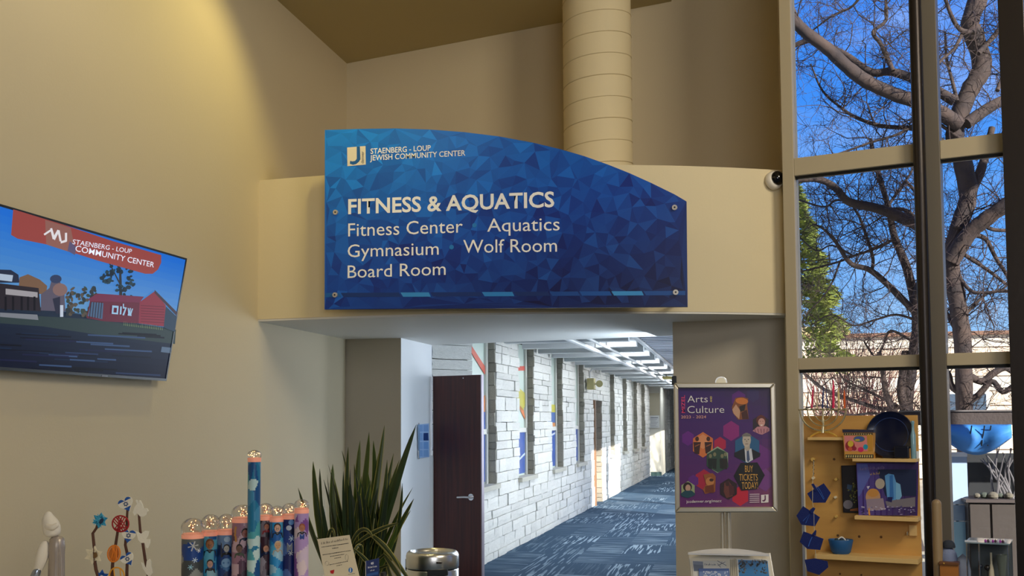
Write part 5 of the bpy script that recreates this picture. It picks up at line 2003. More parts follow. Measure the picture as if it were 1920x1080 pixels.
PLY = mat('birch_plywood', (206, 158, 84), .55, stretch=(1, 1, 7), alt=(190, 140, 72), vscale=1.4, bump=.04)
PLY2 = mat('pale_shelf_pine', (226, 190, 126), .5, stretch=(1, 1, 7), alt=(214, 176, 112), vscale=2)
BO = .33
pg = thing('peg_display', 'tall plywood peg display board standing before the window left of the post', 'display stand', tuple(wwp(.53, 0, BO)))
wb(.142, .925, .22, 1.618, BO - .018, BO).build('board', PLY, pg, bevel=.002)
wb(.142, .152, .22, 1.618, BO, BO + .003).build('edge_strip', mat('white_edge_band', (230, 224, 208), .5), pg)
for u in (.17, .86):
    wb(u, u + .04, 0, .30, BO - .02, BO + .0).build('leg', PLY2, pg)
wb(.14, .93, 0, .03, BO - .2, BO + .25).build('foot', PLY2, pg)
for x_, y_, m_, r_, d_ in ((1567.5, 932, 'w', .009, .03), (1569, 968, 'g', .009, .03), (1570, 898, 'g', .010, .05), (1571, 1004, 'h', .009, .002), (1611, 1006, 'h', .009, .002), (1652, 1007, 'h', .009, .002),
                           (1564, 861, 'h', .009, .002), (1526, 896, 'w', .010, .03), (1526, 861, 'g', .013, .04), (1575, 1076, 'h', .007, .002), (1615, 1078, 'h', .007, .002)):
    u, z = wpx(x_, y_, BO)
    m_ = {'w': mat('peg_white', (236, 222, 190), .5), 'g': mat('peg_gold', (220, 180, 96), .45), 'h': mat('peg_hole_dark', (100, 70, 40), .8)}[m_]
    MB().tube([wwp(u, z, BO), wwp(u, z, BO + d_)], r_, 14).build('peg' if d_ > .01 else 'peg_hole', m_, pg)
SHF = []
for k, (x0_, x1_, y_, th, dp) in enumerate(((1514, 1582, 820, .020, .13), (1598, 1724, 860, .022, .17), (1602, 1721, 969, .026, .16), (1527, 1723, 1044, .032, .20))):
    u0, z0 = wpx(x0_, y_, BO + dp)
    u1, z1 = wpx(x1_, y_, BO + dp)
    zz = (z0 + z1) / 2
    wb(u0, min(u1, .93), zz - th, zz, BO, BO + dp).build('shelf', PLY2, pg, bevel=.0015)
    SHF.append((zz, u0, u1))
# wood block / hook on the right
u, z = wpx(1705, 990, BO)
wb(u, u + .05, z - .05, z + .02, BO, BO + .015).build('wood_bracket', PLY2, pg)
u, z = wpx(1703, 997, BO)
MB().tube([wwp(u, z, BO), wwp(u, z, BO + .04), wwp(u, z - .02, BO + .045)], .005, 8).build('hook', CHROME, pg)

# menorah with candles on the small shelf
mo = BO + .07
mp_ = wplane(mo)
def mq(x, y, d=0.0):
    u, z = wpx(x, y, mo + d)
    return wwp(u, z, mo + d)
cen = mq(1544, 820)
z1s = SHF[0][0]
dzz = z1s - cen.z
mn = thing('menorah', 'silver branched menorah with coloured candles on the small pine shelf', 'menorah', (cen.x, cen.y, z1s))
def mz(x, y, d=0.0):
    p = mq(x, y, d)
    return p + Vector((0, 0, dzz * max(0, min(1, (y - 700) / 120))))
SILV = mat('silver_gilt', (216, 204, 168), .25, .85)
GILT = mat('gold_foot', (224, 188, 96), .3, .7)
for rx, bot in ((43, 808), (29, 799), (17, 790)):
    MB().tube([mz(1543 + rx * cos(a), 769 + (bot - 769) * sin(a)) for a in [pi * k / 20 for k in range(21)]], .0062 if rx > 40 else .005, 8).build('arm', SILV, mn, smooth=True)
MB().tube([mz(1497, 768.5), mz(1589, 768.5)], .0045, 8).build('candle_bar', SILV, mn)
MB().tube([mz(1543, 768), mz(1543, 780), mz(1543, 790), mz(1544, 796), mz(1543, 806), mz(1543, 812)], [.008, .005, .012, .006, .012, .014], 12).build('stem', SILV, mn, smooth=True)
MB().tube([mz(1519, 819.5), mz(1527, 814), mz(1536, 811), mz(1544, 810), mz(1553, 811), mz(1562, 814.5), mz(1570, 819.5)], .0075, 10).build('foot', GILT, mn, smooth=True)
for x_, xt, yt, c, r_ in ((1512, 1516, 733, (44, 50, 60), .004), (1522, 1525, 722, (204, 36, 84), .0065), (1532, 1531, 742, (214, 196, 160), .005), (1542, 1544, 726, (34, 50, 110), .0065),
                          (1552, 1549, 732, (40, 60, 120), .004), (1562.5, 1562.5, 713, (222, 40, 92), .009), (1573, 1572, 727, (214, 190, 136), .0085), (1583.5, 1583, 731, (220, 96, 30), .0075)):
    MB().tube([mz(x_, 766), mz(x_ + (xt - x_) * .7, 766 + (yt - 766) * .7), mz(xt, yt)], [r_, r_ * .9, r_ * .3], 10).build('candle', mat('wax_%d_%d_%d' % c, c, .5), mn, smooth=True)
    MB().lathe([(.009, -.004), (.010, .006), (1e-5, .006)], mz(x_, 767), 12).build('cup', SILV, mn, smooth=True)

# lunch tin
def wprism(pts, off, th, name, m, parent=None, loc=None):
    q = [wwp(*wpx(x, y, off), off) for x, y in pts]
    mb = MB().prism(q, -WN * th)
    return mb.build(name, m, parent, loc=loc)
lt = thing('lunch_tin', 'pink and orange painted tin with black rims standing left of the navy platter', 'tin', tuple(wwp(*wpx(1610, 860, BO + .12), BO + .12)))
wprism(((1580, 807), (1637, 809), (1638, 860), (1584, 860)), BO + .15, .10, 'tin_body', mat('tin_orange', (206, 150, 70), .4), lt)
wprism(((1579, 805), (1638, 806), (1638, 811), (1580, 811)), BO + .153, .106, 'tin_lid', mat('tin_dark', (52, 50, 70), .35), lt)
A_ = Art(wplane(BO + .15), .0006)
A_.p([(1582, 812), (1636, 812), (1637, 816), (1582, 816)], (60, 50, 44)); A_.p([(1585, 852), (1638, 852), (1638, 859), (1585, 859)], (54, 46, 44))
for k in range(12):
    A_.p([(1586 + k * 4.3, 853.5), (1588.4 + k * 4.3, 853.5), (1588 + k * 4.3, 857.5), (1585.8 + k * 4.3, 857.5)], (206, 190, 120), keep=True)
    A_.p([(1584 + k * 4.3, 813), (1586.4 + k * 4.3, 813), (1586 + k * 4.3, 815), (1584.2 + k * 4.3, 815)], (196, 176, 120), keep=True)
A_.off += .0002
A_.p([(1583, 817), (1625, 817), (1627, 846), (1584, 846)], (220, 130, 130)); A_.p(ell(1611, 823, 11, 6), (110, 130, 60)); A_.p(ell(1611, 823, 9.5, 4.8), (70, 90, 160)); A_.p(ell(1608, 825, 5, 2), (190, 170, 60))
A_.p(ell(1594, 836, 9, 10), (150, 40, 50)); A_.p(ell(1595, 832, 5.5, 6), (214, 180, 60)); A_.p(ell(1594, 842, 4, 4), (200, 90, 60)); A_.p(ell(1602, 841, 4, 4), (150, 40, 60))
A_.p(ell(1614, 843, 5.5, 4.8), (206, 40, 100)); A_.p(ell(1623, 838, 4.5, 5), (40, 150, 180)); A_.p([(1626, 815), (1636, 815), (1636, 845), (1629, 846)], (196, 140, 50))
A_.build('tin_print', PRINT, lt)

# navy platter, dark case and bottles on the second shelf
z2 = SHF[1][0]
NAVY = mat('navy_glaze', (10, 16, 44), .2)
o_ = BO + .06
u, z = wpx(1670, 815, o_)
pt = thing('platter', 'large round navy glazed platter standing upright on the second shelf', 'platter', tuple(wwp(u, z2, o_)))
q = (WN + Vector((0, 0, .12))).normalized().to_track_quat('Z', 'Y').to_matrix()
for nm, prof, m_ in (('platter_dish', [(1e-5, -.004), (.10, -.002), (.145, .012), (.158, .018), (.160, .022), (.155, .024), (.142, .018), (.10, .004), (1e-5, .003)], NAVY),
                     ('painted_ring', None, mat('ring_blue', (40, 64, 120), .3))):
    mb = MB().lathe(prof, (0, 0, 0), 40) if prof else MB().tube([(.115 * cos(2 * pi * k_ / 40), .115 * sin(2 * pi * k_ / 40), .009) for k_ in range(41)], .002, 5, cap=False)
    mb.v = [tuple(wwp(u, z2 + .160, o_) + q @ Vector(v)) for v in mb.v]
    mb.build(nm, m_, pt, smooth=True)
wb(u - .05, u + .05, z2, z2 + .02, o_ - .02, o_ + .04).build('plate_stand', BLACK, pt)
o_ = BO + .13
u0, _ = wpx(1676, 850, o_)
u1, _ = wpx(1704, 850, o_)
o = wb(u0, u1, z2, z2 + .085, o_ - .06, o_).build('trinket_case', mat('case_navy', (14, 18, 36), .25), loc=tuple(wwp(u0, z2, o_)), bevel=.008)
tag(o, 'small black rounded case in front of the navy platter', 'case')
BG = mat('pale_blue_glassware', (120, 160, 176), .15, spec=.8)
BG2 = mat('dark_blue_glassware', (26, 38, 80), .12, spec=.8)
for k, (x_, yt, r_, m_, lb) in enumerate(((1711, 789, .017, BG, 'tall pale blue glass vase at the right end of the second shelf'), (1697, 800, .012, BG2, 'slim dark blue bottle behind the black case'),
                                          (1720, 846, .012, mat('white_cup', (216, 220, 226), .3), 'small white cup at the far right end of the second shelf'),
                                          (1686, 796, .014, mat('violet_glassware', (60, 52, 100), .15, spec=.8), 'violet bottle with a round stopper behind the black case'))):
    o_ = BO + (.10 if k in (0, 2) else .045)
    u, zt = wpx(x_, yt, o_)
    h = zt - z2
    c = wwp(u, z2, o_)
    o = MB().lathe([(r_ * .9, 0), (r_, h * .1), (r_, h * .62), (r_ * .55, h * .75), (r_ * .5, h * .9), (r_ * .7, h * .94), (r_ * .6, h), (1e-5, h)] if k != 2 else [(r_ * .7, 0), (r_, h), (r_ * .85, h), (r_ * .6, .004), (1e-5, .004)], (c.x, c.y, z2), 24).build('vase' if k == 0 else ('cup' if k == 2 else 'bottle'), m_, loc=(c.x, c.y, z2), smooth=True)
    tag(o, lb, 'cup' if k == 2 else ('vase' if k == 0 else 'bottle'))

# printed items on the third shelf
z3 = SHF[2][0]
o = wprism(((1577, 873), (1609, 872), (1612, 962), (1581, 961)), BO + .03, .012, 'picture_book', mat('book_black', (24, 22, 28), .35), loc=tuple(wwp(*wpx(1594, 962, BO + .03), BO + .03)))
tag(o, 'dark picture book with a grey disc on its cover leaning behind the purple print', 'book')
A_ = Art(wplane(BO + .03), .0006)
A_.p([(1579, 875), (1607, 874), (1610, 960), (1583, 959)], (34, 30, 36))
rr = random.Random(5)
for k in range(40):
    x_, y_ = 1590 + rr.gauss(8, 5), 925 + rr.gauss(0, 11)
    if x_ > 1607 or x_ < 1582: continue
    A_.p(ell(x_, y_, rr.uniform(.8, 2.4), rr.uniform(.8, 2.2), 5, rot=rr.random() * 3), rr.choice([(96, 104, 40), (60, 66, 34), (130, 130, 60), (40, 60, 80)]), keep=True)
A_.off += .0002
A_.p(ell(1590, 946, 9, 8.5), (120, 116, 126)); A_.p([(1589, 908), (1598, 910), (1596, 920), (1588, 916)], (54, 78, 110)); A_.p([(1594, 955), (1609, 952), (1609, 958), (1594, 958)], (150, 90, 46))
A_.build('cover_print', PRINT, o)
po_ = BO + .10
o = wprism(((1605, 868), (1722, 866), (1720, 967), (1610, 966)), po_, .008, 'art_print', mat('print_violet', (66, 46, 110), .25), loc=tuple(wwp(*wpx(1664, 967, po_), po_)))
tag(o, 'violet abstract art print with blue and orange strokes on the third shelf', 'print')
A_ = Art(wplane(po_), .0006)
for k in range(10):
    f = k / 10
    A_.p([(1606 + 11.4 * k, 868), (1617.4 + 11.4 * k, 868), (1617.3 + 11 * k, 966), (1610 + 10.8 * k, 966)], lerp((84, 70, 150), (50, 30, 78), f), keep=True)
A_.off += .0002
A_.p([(1607, 870), (1626, 870), (1632, 892), (1612, 930), (1609, 930)], (90, 100, 176)); A_.p([(1645, 880), (1718, 880), (1718, 930), (1660, 930)], (22, 34, 70))
A_.p(ell(1650, 907, 9, 10), (176, 164, 150)); A_.p([(1659, 892), (1666, 888), (1676, 890), (1682, 910), (1680, 938), (1664, 938)], (90, 150, 206)); A_.p([(1668, 892), (1674, 890), (1676, 936), (1668, 938)], (50, 110, 180))
A_.p([(1680, 904), (1688, 908), (1691, 930), (1686, 938), (1680, 936)], (120, 176, 216)); A_.p(ell(1637, 932, 14, 16, 16), (196, 150, 110)); A_.p(ell(1637, 924, 11, 8, 14), (200, 140, 70)); A_.p([(1624, 936), (1656, 934), (1660, 956), (1626, 958)], (150, 134, 150))
A_.p([(1660, 940), (1716, 932), (1716, 950), (1664, 952)], (120, 114, 124)); A_.p([(1664, 932), (1674, 932), (1672, 942), (1664, 940)], (22, 24, 84))
for k in range(60):
    x_, y_ = rr.uniform(1614, 1716), rr.uniform(948, 964)
    A_.p([(x_, y_), (x_ + rr.uniform(1, 5), y_), (x_ + rr.uniform(1, 5), y_ + 1.6), (x_, y_ + 1.6)], rr.choice([(150, 140, 190), (60, 50, 120), (200, 196, 220), (40, 34, 80)]), keep=True)
A_.off += .0002
marks(A_, 1612, 882, 1658, 880, 7, (150, 130, 176), 3, 16); marks(A_, 1631, 891, 1650, 889, 5, (206, 170, 90), 4, 7)
A_.p([(1625, 912), (1631, 911), (1628, 918)], (200, 196, 220)); A_.p([(1628, 958), (1630, 950), (1632, 966), (1629, 966)], (220, 150, 60))
A_.build('cover_print', PRINT, o)

# blue bowl of trinkets on the bottom shelf
z4 = SHF[3][0]
o_ = BO + .10
u, _ = wpx(1577, 1040, o_)
bc_ = wwp(u, z4, o_)
bw = thing('trinket_bowl', 'blue bowl filled with dark beads and a white loop on the bottom shelf', 'bowl', tuple(bc_))
BLUEB = mat('matte_blue_bowl', (24, 84, 140), .5)
mb = MB().lathe([(.052, 0), (.066, .012), (.084, .082), (.082, .086), (.079, .082), (.060, .014), (1e-5, .012)], (0, 0, 0), 36)
mb.v = [tuple(bc_ + Vector((v[0], v[1] * .8, v[2] * 1.15))) for v in mb.v]
mb.build('bowl', BLUEB, bw, smooth=True)
rr = random.Random(6)
BEADM = mat('dark_teal_beads', (20, 56, 72), .2)
for k in range(16):
    a, r_ = rr.uniform(0, 6.28), rr.uniform(0, .048)
    MB().ball(bc_ + Vector((r_ * cos(a), r_ * sin(a) * .7, .07 + rr.uniform(0, .022))), rr.uniform(.010, .016), 10).build('bead', BEADM, bw, smooth=True)
MB().tube([bc_ + Vector((-.028 + .065 * k / 12, -.02, .082 + .034 * sin(pi * k / 12))) for k in range(13)], .0045, 8).build('white_loop', mat('white_cord', (230, 230, 226), .5), bw, smooth=True)
MB().ball(bc_ + Vector((.045, -.03, .088)), .012, 12).build('pearl', mat('pearl', (214, 226, 232), .2), bw, smooth=True)

# garland of blue felt pentagons hanging at the display's left edge
gl = thing('pennant_garland', 'hanging string of four dark blue felt pentagons at the left edge of the plywood display', 'garland', tuple(wwp(*wpx(1530, 1079, BO + .22), BO + .22)))
FB = mat('navy_felt', (14, 34, 104), .85, bump=.3, bscale=150)
FB2 = mat('light_blue_thread', (60, 110, 200), .7)
S_ = .2038
def g(x, y): return (1480 + x * S_, 860 + y * S_)
go = BO + .22
for k, pts in enumerate((((163, 320), (315, 227), (380, 315), (330, 405), (215, 405)), ((65, 525), (125, 437), (280, 540), (235, 622), (110, 608)), ((95, 765), (130, 670), (313, 738), (283, 840), (165, 830)),
                         ((140, 930), (235, 918), (350, 945), (357, 1000), (275, 1070), (165, 1035)))):
    wprism([g(*p) for p in pts], go + .004 * k, .008, 'pennant', FB, gl)
for k, pts in enumerate((((200, 235), (222, 228), (262, 290), (240, 300)), ((188, 470), (220, 447), (238, 460), (215, 502), (195, 500)), ((205, 700), (240, 655), (248, 664), (243, 708)))):
    wprism([g(*p) for p in pts], go + .006 + .004 * k, .006, 'pennant_tab', FB, gl)
def cord(pts, off, r_, nm, m_):
    MB().tube([wwp(*wpx(*g(*p), off), off) for p in pts], r_, 6).build(nm, m_, gl)
cord([(230, 240), (270, 300), (315, 375)], go + .002, .0016, 'stitch', FB2)
cord([(245, 238), (285, 296), (322, 370)], go + .002, .0012, 'stitch', FB2)
cord([(125, 575), (190, 505), (150, 595)], go + .006, .0022, 'stitch', FB2)
cord([(175, 808), (190, 760), (208, 722)], go + .010, .0026, 'stitch', FB2)
cord([(225, 20), (222, 90), (215, 210), (213, 400), (226, 480), (228, 610), (232, 690), (240, 860), (255, 980), (275, 1085)], go + .003, .0018, 'string', mat('pale_string', (206, 196, 170), .8))
for k in range(26):
    y_ = 15 + k * 6
    u, z = wpx(*g(222 + 4 * sin(k), y_), go)
    if k % 2 == 0: MB().ball(wwp(u, z, go), .0045, 8).build('bead', mat('dark_bead', (60, 50, 44), .5), gl)

# tan rounded upright in front of the post, brown cabinet, caps, glass shelf with ware
o_ = .34
u0, _ = wpx(1748, 1000, o_)
u1, _ = wpx(1767, 1000, o_)
zt = wpx(1758, 936, o_)[1]
ub = thing('upright_board', 'tan upright post with a rounded top in front of the window post', 'post', tuple(wwp((u0 + u1) / 2, 0, o_)))
rr_ = (u1 - u0) / 2
cc_ = wwp((u0 + u1) / 2, 0, o_)
MB().lathe([(rr_, 0), (rr_, zt - rr_)] + [(max(1e-5, rr_ * cos(a)), zt - rr_ + rr_ * sin(a)) for a in [pi / 2 * k / 6 for k in range(1, 7)]], (cc_.x, cc_.y, 0), 24).build('post', mat('tan_post_paint', (150, 126, 92), .5), ub, smooth=True)
MB().lathe([(.045, 0), (.045, .015), (rr_ + .002, .03)], (cc_.x, cc_.y, 0), 24).build('base', BRONZE_AND_SHADE, ub)
o_ = .40
u0, zt = wpx(1762, 1053, o_)
u1, _ = wpx(1796, 1053, o_)
cb = thing('display_cabinet', 'low orange-brown wooden cabinet at the bottom right beside the tan post', 'cabinet', tuple(wwp(u0, 0, o_)))
wb(u0, u1, 0, zt - .02, .14, o_).build('cabinet_body', mat('orange_oak', (176, 112, 44), .5, stretch=(1, 1, 6), alt=(160, 98, 36), vscale=2), cb)
wb(u0 - .005, u1 + .005, zt - .02, zt, .13, o_ + .01).build('cabinet_top', mat('oak_top', (110, 70, 40), .4), cb, bevel=.003)
u, z = wpx(1770, 1054, o_)
MB().ball(wwp(u, zt - .01, o_ + .012), .006, 10).build('knob', GILT, cb)
for k, (x_, y_, rx_, hgt, c, lb) in enumerate(((1778, 1053, .058, .085, (120, 132, 166), 'wide grey-blue knitted cap on the low brown cabinet'), (1779, 1030, .042, .05, (44, 50, 62), 'dark charcoal cap resting on top of the grey-blue cap'))):
    u, z = wpx(x_, y_, .30)
    c_ = wwp(u, zt if k == 0 else zt + .085, .30)
    o = MB().lathe([(rx_, 0), (rx_ * 1.02, hgt * .2), (rx_ * .9, hgt * .6), (rx_ * .55, hgt * .92), (1e-5, hgt)], tuple(c_), 28).build('cap', mat('cap_%d' % k, c, .85, bump=.3, bscale=120), loc=tuple(c_), smooth=True)
    tag(o, lb, 'cap')
# glass case
o_ = .42
u0, zt = wpx(1809, 1016, o_)
u1, _ = wpx(1893, 1016, o_)
gc = thing('glass_case', 'glass shelf case with chrome corner posts at the bottom right', 'display case', tuple(wwp(u0, 0, o_)))
wb(u0, u1, zt - .008, zt, .12, o_).build('glass_top', mat('frosted_glass_top', (130, 150, 160), .1, spec=.8), gc)
wb(u0, u1, zt - .33, zt - .32, .12, o_).build('glass_shelf', mat('frosted_glass_top', (130, 150, 160), .1), gc)
wb(u0 + .005, u1 - .005, .04, zt - .01, .115, .120).build('back_panel', mat('case_back_grey', (84, 92, 96), .4), gc)
wb(u0, u0 + .07, zt, zt + .010, o_ - .02, o_ + .002).build('label_strip', mat('white_strip', (214, 220, 230), .4), gc)
for u in (u0 + .01, u0 + .085, u1 - .01):
    MB().tube([wwp(u, 0, o_ - .01), wwp(u, zt, o_ - .01)], .005, 8).build('corner_post', CHROME, gc)
for k, (x_, yt, r_, prof, c, nm, lb, ct_) in enumerate((
        (1805, 1038, .046, 'cap', (126, 136, 160), 'cap', 'grey knitted cap inside the glass case, nearest the brown cabinet', 'cap'),
        (1838, 1057, .016, 'ball', (30, 34, 50), 'ornament', 'small black ball ornament left of the cream bottle', 'ornament'),
        (1851, 1059, .020, 'ball', (26, 22, 22), 'ornament', 'larger black ball ornament touching the cream bottle', 'ornament'),
        (1858, 1036, .020, 'bottle', (206, 196, 170), 'bottle', 'cream tapering bottle in the glass case', 'bottle'),
        (1878, 1040, .032, 'cone', (100, 108, 100), 'vase', 'grey-green flared vase at the right of the glass case', 'vase'))):
    oo = .30
    u, zt2 = wpx(x_, yt, oo)
    zb_ = zt - .32
    c_ = wwp(u, zb_, oo)
    h = zt2 - zb_
    P_f = {'cap': [(r_, 0), (r_ * 1.05, h * .5), (r_ * .8, h * .85), (1e-5, h)], 'ball': None,
           'bottle': [(r_, 0), (r_ * 1.02, h * .2), (r_ * .7, h * .55), (r_ * .35, h * .7), (r_ * .35, h), (1e-5, h)],
           'cone': [(r_ * .5, 0), (r_ * .4, h * .2), (r_ * 1.1, h), (r_, h), (1e-5, h * .3)]}[prof]
    mb = MB()
    if P_f: mb.lathe(P_f, tuple(c_), 24)
    else:
        mb.lathe([(r_ * .5, 0), (r_ * .6, .004), (.004, .008), (.004, h - 2 * r_)], tuple(c_), 14)
        mb.ball(c_ + Vector((0, 0, h - r_)), r_, 16)
    o = mb.build(nm, mat('ware_%d' % k, c, .35 if prof != 'cap' else .85), loc=tuple(c_), smooth=True)
    tag(o, lb, ct_)
for k in range(9):
    u, z = wpx(1848 + k * 4.6, 1013, .36)
    c_ = wwp(u, zt, .36)
    o = MB().lathe([(.006, 0), (.009, .006), (.005, .014), (1e-5, .018 + .004 * (k % 3))], tuple(c_), 8).build('bead_charm', mat('charm_%d' % (k % 3), [(150, 60, 160), (60, 30, 60), (190, 190, 210)][k % 3], .3), loc=tuple(c_), smooth=True)
    tag(o, ['leftmost', 'second', 'third', 'fourth', 'middle', 'sixth', 'seventh', 'eighth', 'rightmost'][k] + ' tiny ' + ['violet', 'dark purple', 'pale lilac'][k % 3] + ' charm in the row on the glass case', 'charm', 'charms on the glass case')

# ================================================================== OUTDOORS
struct(MB().box((.75, 8.6, -.25), (60, 90, -.05)).build('ground', mat('pale_winter_ground', (176, 168, 150), .95, alt=(150, 140, 118), vscale=.6, bump=.3)))
# pale neighbouring building
bl = thing('neighboring_building', 'long pale sunlit low building with horizontal siding beyond the bare trees', 'building', (8, 30, 0))
YB = 30.0
zr = atY(1600, 633, YB).z
zr2 = atY(1540, 600, YB).z
xa = atY(1480, 640, YB).x - .8
xm = atY(1602, 640, YB).x
STU = mat('pale_peach_siding', (214, 190, 166), .85)
STU2 = mat('pale_white_siding', (218, 208, 190), .85)
MB().box((xa, YB + .06, -.05), (22, YB + 8, zr)).build('wall', mat('siding_gap', (150, 130, 112), .9), bl)
k = 0
zz = 0.0
while zz < zr - .05:
    MB().box((xa, YB, zz), (22, YB + .06, min(zr, zz + .36))).build('siding_board', STU if k % 3 else STU2, bl)
    zz += .385
    k += 1
MB().box((xa - .1, YB - .15, zr), (22, YB + 8, zr + .10)).build('roof_edge', mat('brown_roof_edge', (120, 88, 70), .8), bl)
MB().box((xa, YB + 2, zr), (xm, YB + 6, zr2)).build('upper_block', mat('cream_block', (226, 210, 164), .85), bl)
MB().box((xa - .1, YB + 1.9, zr2 - .28), (xm + .1, YB + 6, zr2 - .16)).build('upper_trim', mat('ochre_trim', (200, 176, 120), .8), bl)
for x_ in (5.4, 8.0, 12.6):
    f_ = MB().box((x_, YB - .04, 1.0), (x_ + 1.1, YB + .02, 2.3)).build('window', mat('window_white_trim', (226, 222, 214), .6), bl)
    MB().box((x_ + .08, YB - .045, 1.08), (x_ + 1.02, YB - .035, 2.22)).build('pane', mat('dark_window_glass', (70, 84, 100), .1), f_)


# conifer
def conifer(cx, cy, H, R0, seed, label, col):
    r = random.Random(seed)
    t = thing('conifer_tree', label, 'tree', (cx, cy, -.05))
    MB().tube([(cx, cy, -.05), (cx, cy, H * .95)], [.16, .02], 8).build('trunk', mat('conifer_bark', (90, 66, 50), .9), t)
    ZB = 2.75
    mb = MB()
    for k in range(8500):
        f = r.random() ** .72
        z = ZB + (H - ZB) * min(r.random(), r.random() + .25)
        rad = R0 * (1 - (z - ZB) / (H - ZB)) ** .75
        a = r.uniform(0, 2 * pi)
        lay_ = .82 + .18 * sin(z * 9 + a * 2) + r.uniform(-.16, .10)
        rr_ = rad * lay_ * (1 - .35 * r.random() ** 3)
        p = Vector((cx + rr_ * cos(a), cy + rr_ * sin(a), z - rr_ * .12))
        out_ = Vector((cos(a), sin(a), r.uniform(-.5, .5))).normalized()
        sd = out_.orthogonal().normalized()
        sd = Matrix.Rotation(r.uniform(0, pi), 3, out_) @ sd
        s_ = r.uniform(.07, .15)
        mb.add([p - sd * s_ * .3, p + out_ * s_ * 1.2, p + sd * s_ * .3, p - out_ * s_ * .3], [(0, 1, 2, 3)])
    o = mb.build('foliage', col, t)
    o['kind'] = 'stuff'
    return t


tip = atY(1494, 335, 24)
conifer(tip.x - .1, 24, tip.z, 1.25, 4, 'yellow-green conifer behind the twigs at the left edge of the window', mat('conifer_needles', (138, 146, 60), .8, alt=(84, 100, 40), vscale=3))

# bare trees: real limbs laid along their photographed courses, twigs grown on them
BARKT = mat('cottonwood_bark', (70, 55, 50), .9, bump=1.0, bscale=14, alt=(40, 33, 36), vscale=5)
TWIGM = mat('twig_dark_bark', (58, 44, 44), .9)
rg = random.Random(77)


def spline(P, sub=5):
    out = []
    n = len(P)
    for i in range(n - 1):
        p0, p1, p2, p3 = P[max(i - 1, 0)], P[i], P[i + 1], P[min(i + 2, n - 1)]
        for k in range(sub):
            t = k / sub
            out.append(.5 * ((2 * p1) + (p2 - p0) * t + (2 * p0 - 5 * p1 + 4 * p2 - p3) * t * t + (3 * p1 - p0 - 3 * p2 + p3) * t ** 3))
    out.append(P[-1])
    return out


def twigs(mb, p, d, L, r, level):
    """crooked twig; returns nothing, recurses"""
    n = (7, 5, 3)[level]
    path = [p]
    dd_ = d.copy()
    for i in range(n):
        dd_ = (dd_ + Vector((rg.gauss(0, .26), rg.gauss(0, .26), rg.gauss(0, .26) + .02))).normalized()
        path.append(path[-1] + dd_ * (L / n))
    if min(q_.x for q_ in path) < .62:
        return
    mb.tube(path, [r * (1 - .75 * i / n) for i in range(n + 1)], (5, 3, 3)[level], cap=False)
    if level < 2:
        cnt = (9, 4)[level]
        for k in range(cnt):
            i = rg.randint(1, n)
            t = (path[i] - path[i - 1]).normalized()
            s_ = Vector((rg.gauss(0, 1), rg.gauss(0, 1), rg.gauss(0, 1)))
            s_ = (s_ - t * s_.dot(t)).normalized()
            twigs(mb, path[i], (t * rg.uniform(.3, 1.0) + s_).normalized(), L * rg.uniform(.30, .65), r * (.5, .6)[level], level + 1)


def bare_tree(name, label, Yd, limbs, base):
    t = thing(name, label, 'tree', base)
    tmb = MB()
    for pts, w0, w1, dens, dep in limbs:
        P = []
        n = len(pts)
        for i, (x, y) in enumerate(pts):
            P.append(atY(x, y, Yd + dep * i / max(1, n - 1)))
        sp = spline(P)
        kpx = 2000 / Yd / 1.0
        m = len(sp)
        rad = [(w0 + (w1 - w0) * i / (m - 1)) / kpx / 2 * rg.uniform(.93, 1.07) for i in range(m)]
        MB().tube(sp, rad, 10).build('limb', BARKT, t, smooth=True)
        L = sum((sp[i + 1] - sp[i]).length for i in range(m - 1))
        for k in range(int(L * dens * 2.1)):
            i = rg.randint(1, m - 1)
            tg = (sp[i] - sp[i - 1]).normalized()
            s_ = Vector((rg.gauss(0, 1), rg.gauss(0, .7), rg.gauss(0, 1)))
            s_ = (s_ - tg * s_.dot(tg)).normalized()
            twigs(tmb, sp[i], (tg * rg.uniform(.0, .8) + s_).normalized(), rg.uniform(.35, 1.15), min(rad[i] * .5, .008), 0)
    o = tmb.build('twigs', TWIGM, t)
    o['kind'] = 'stuff'
    return t


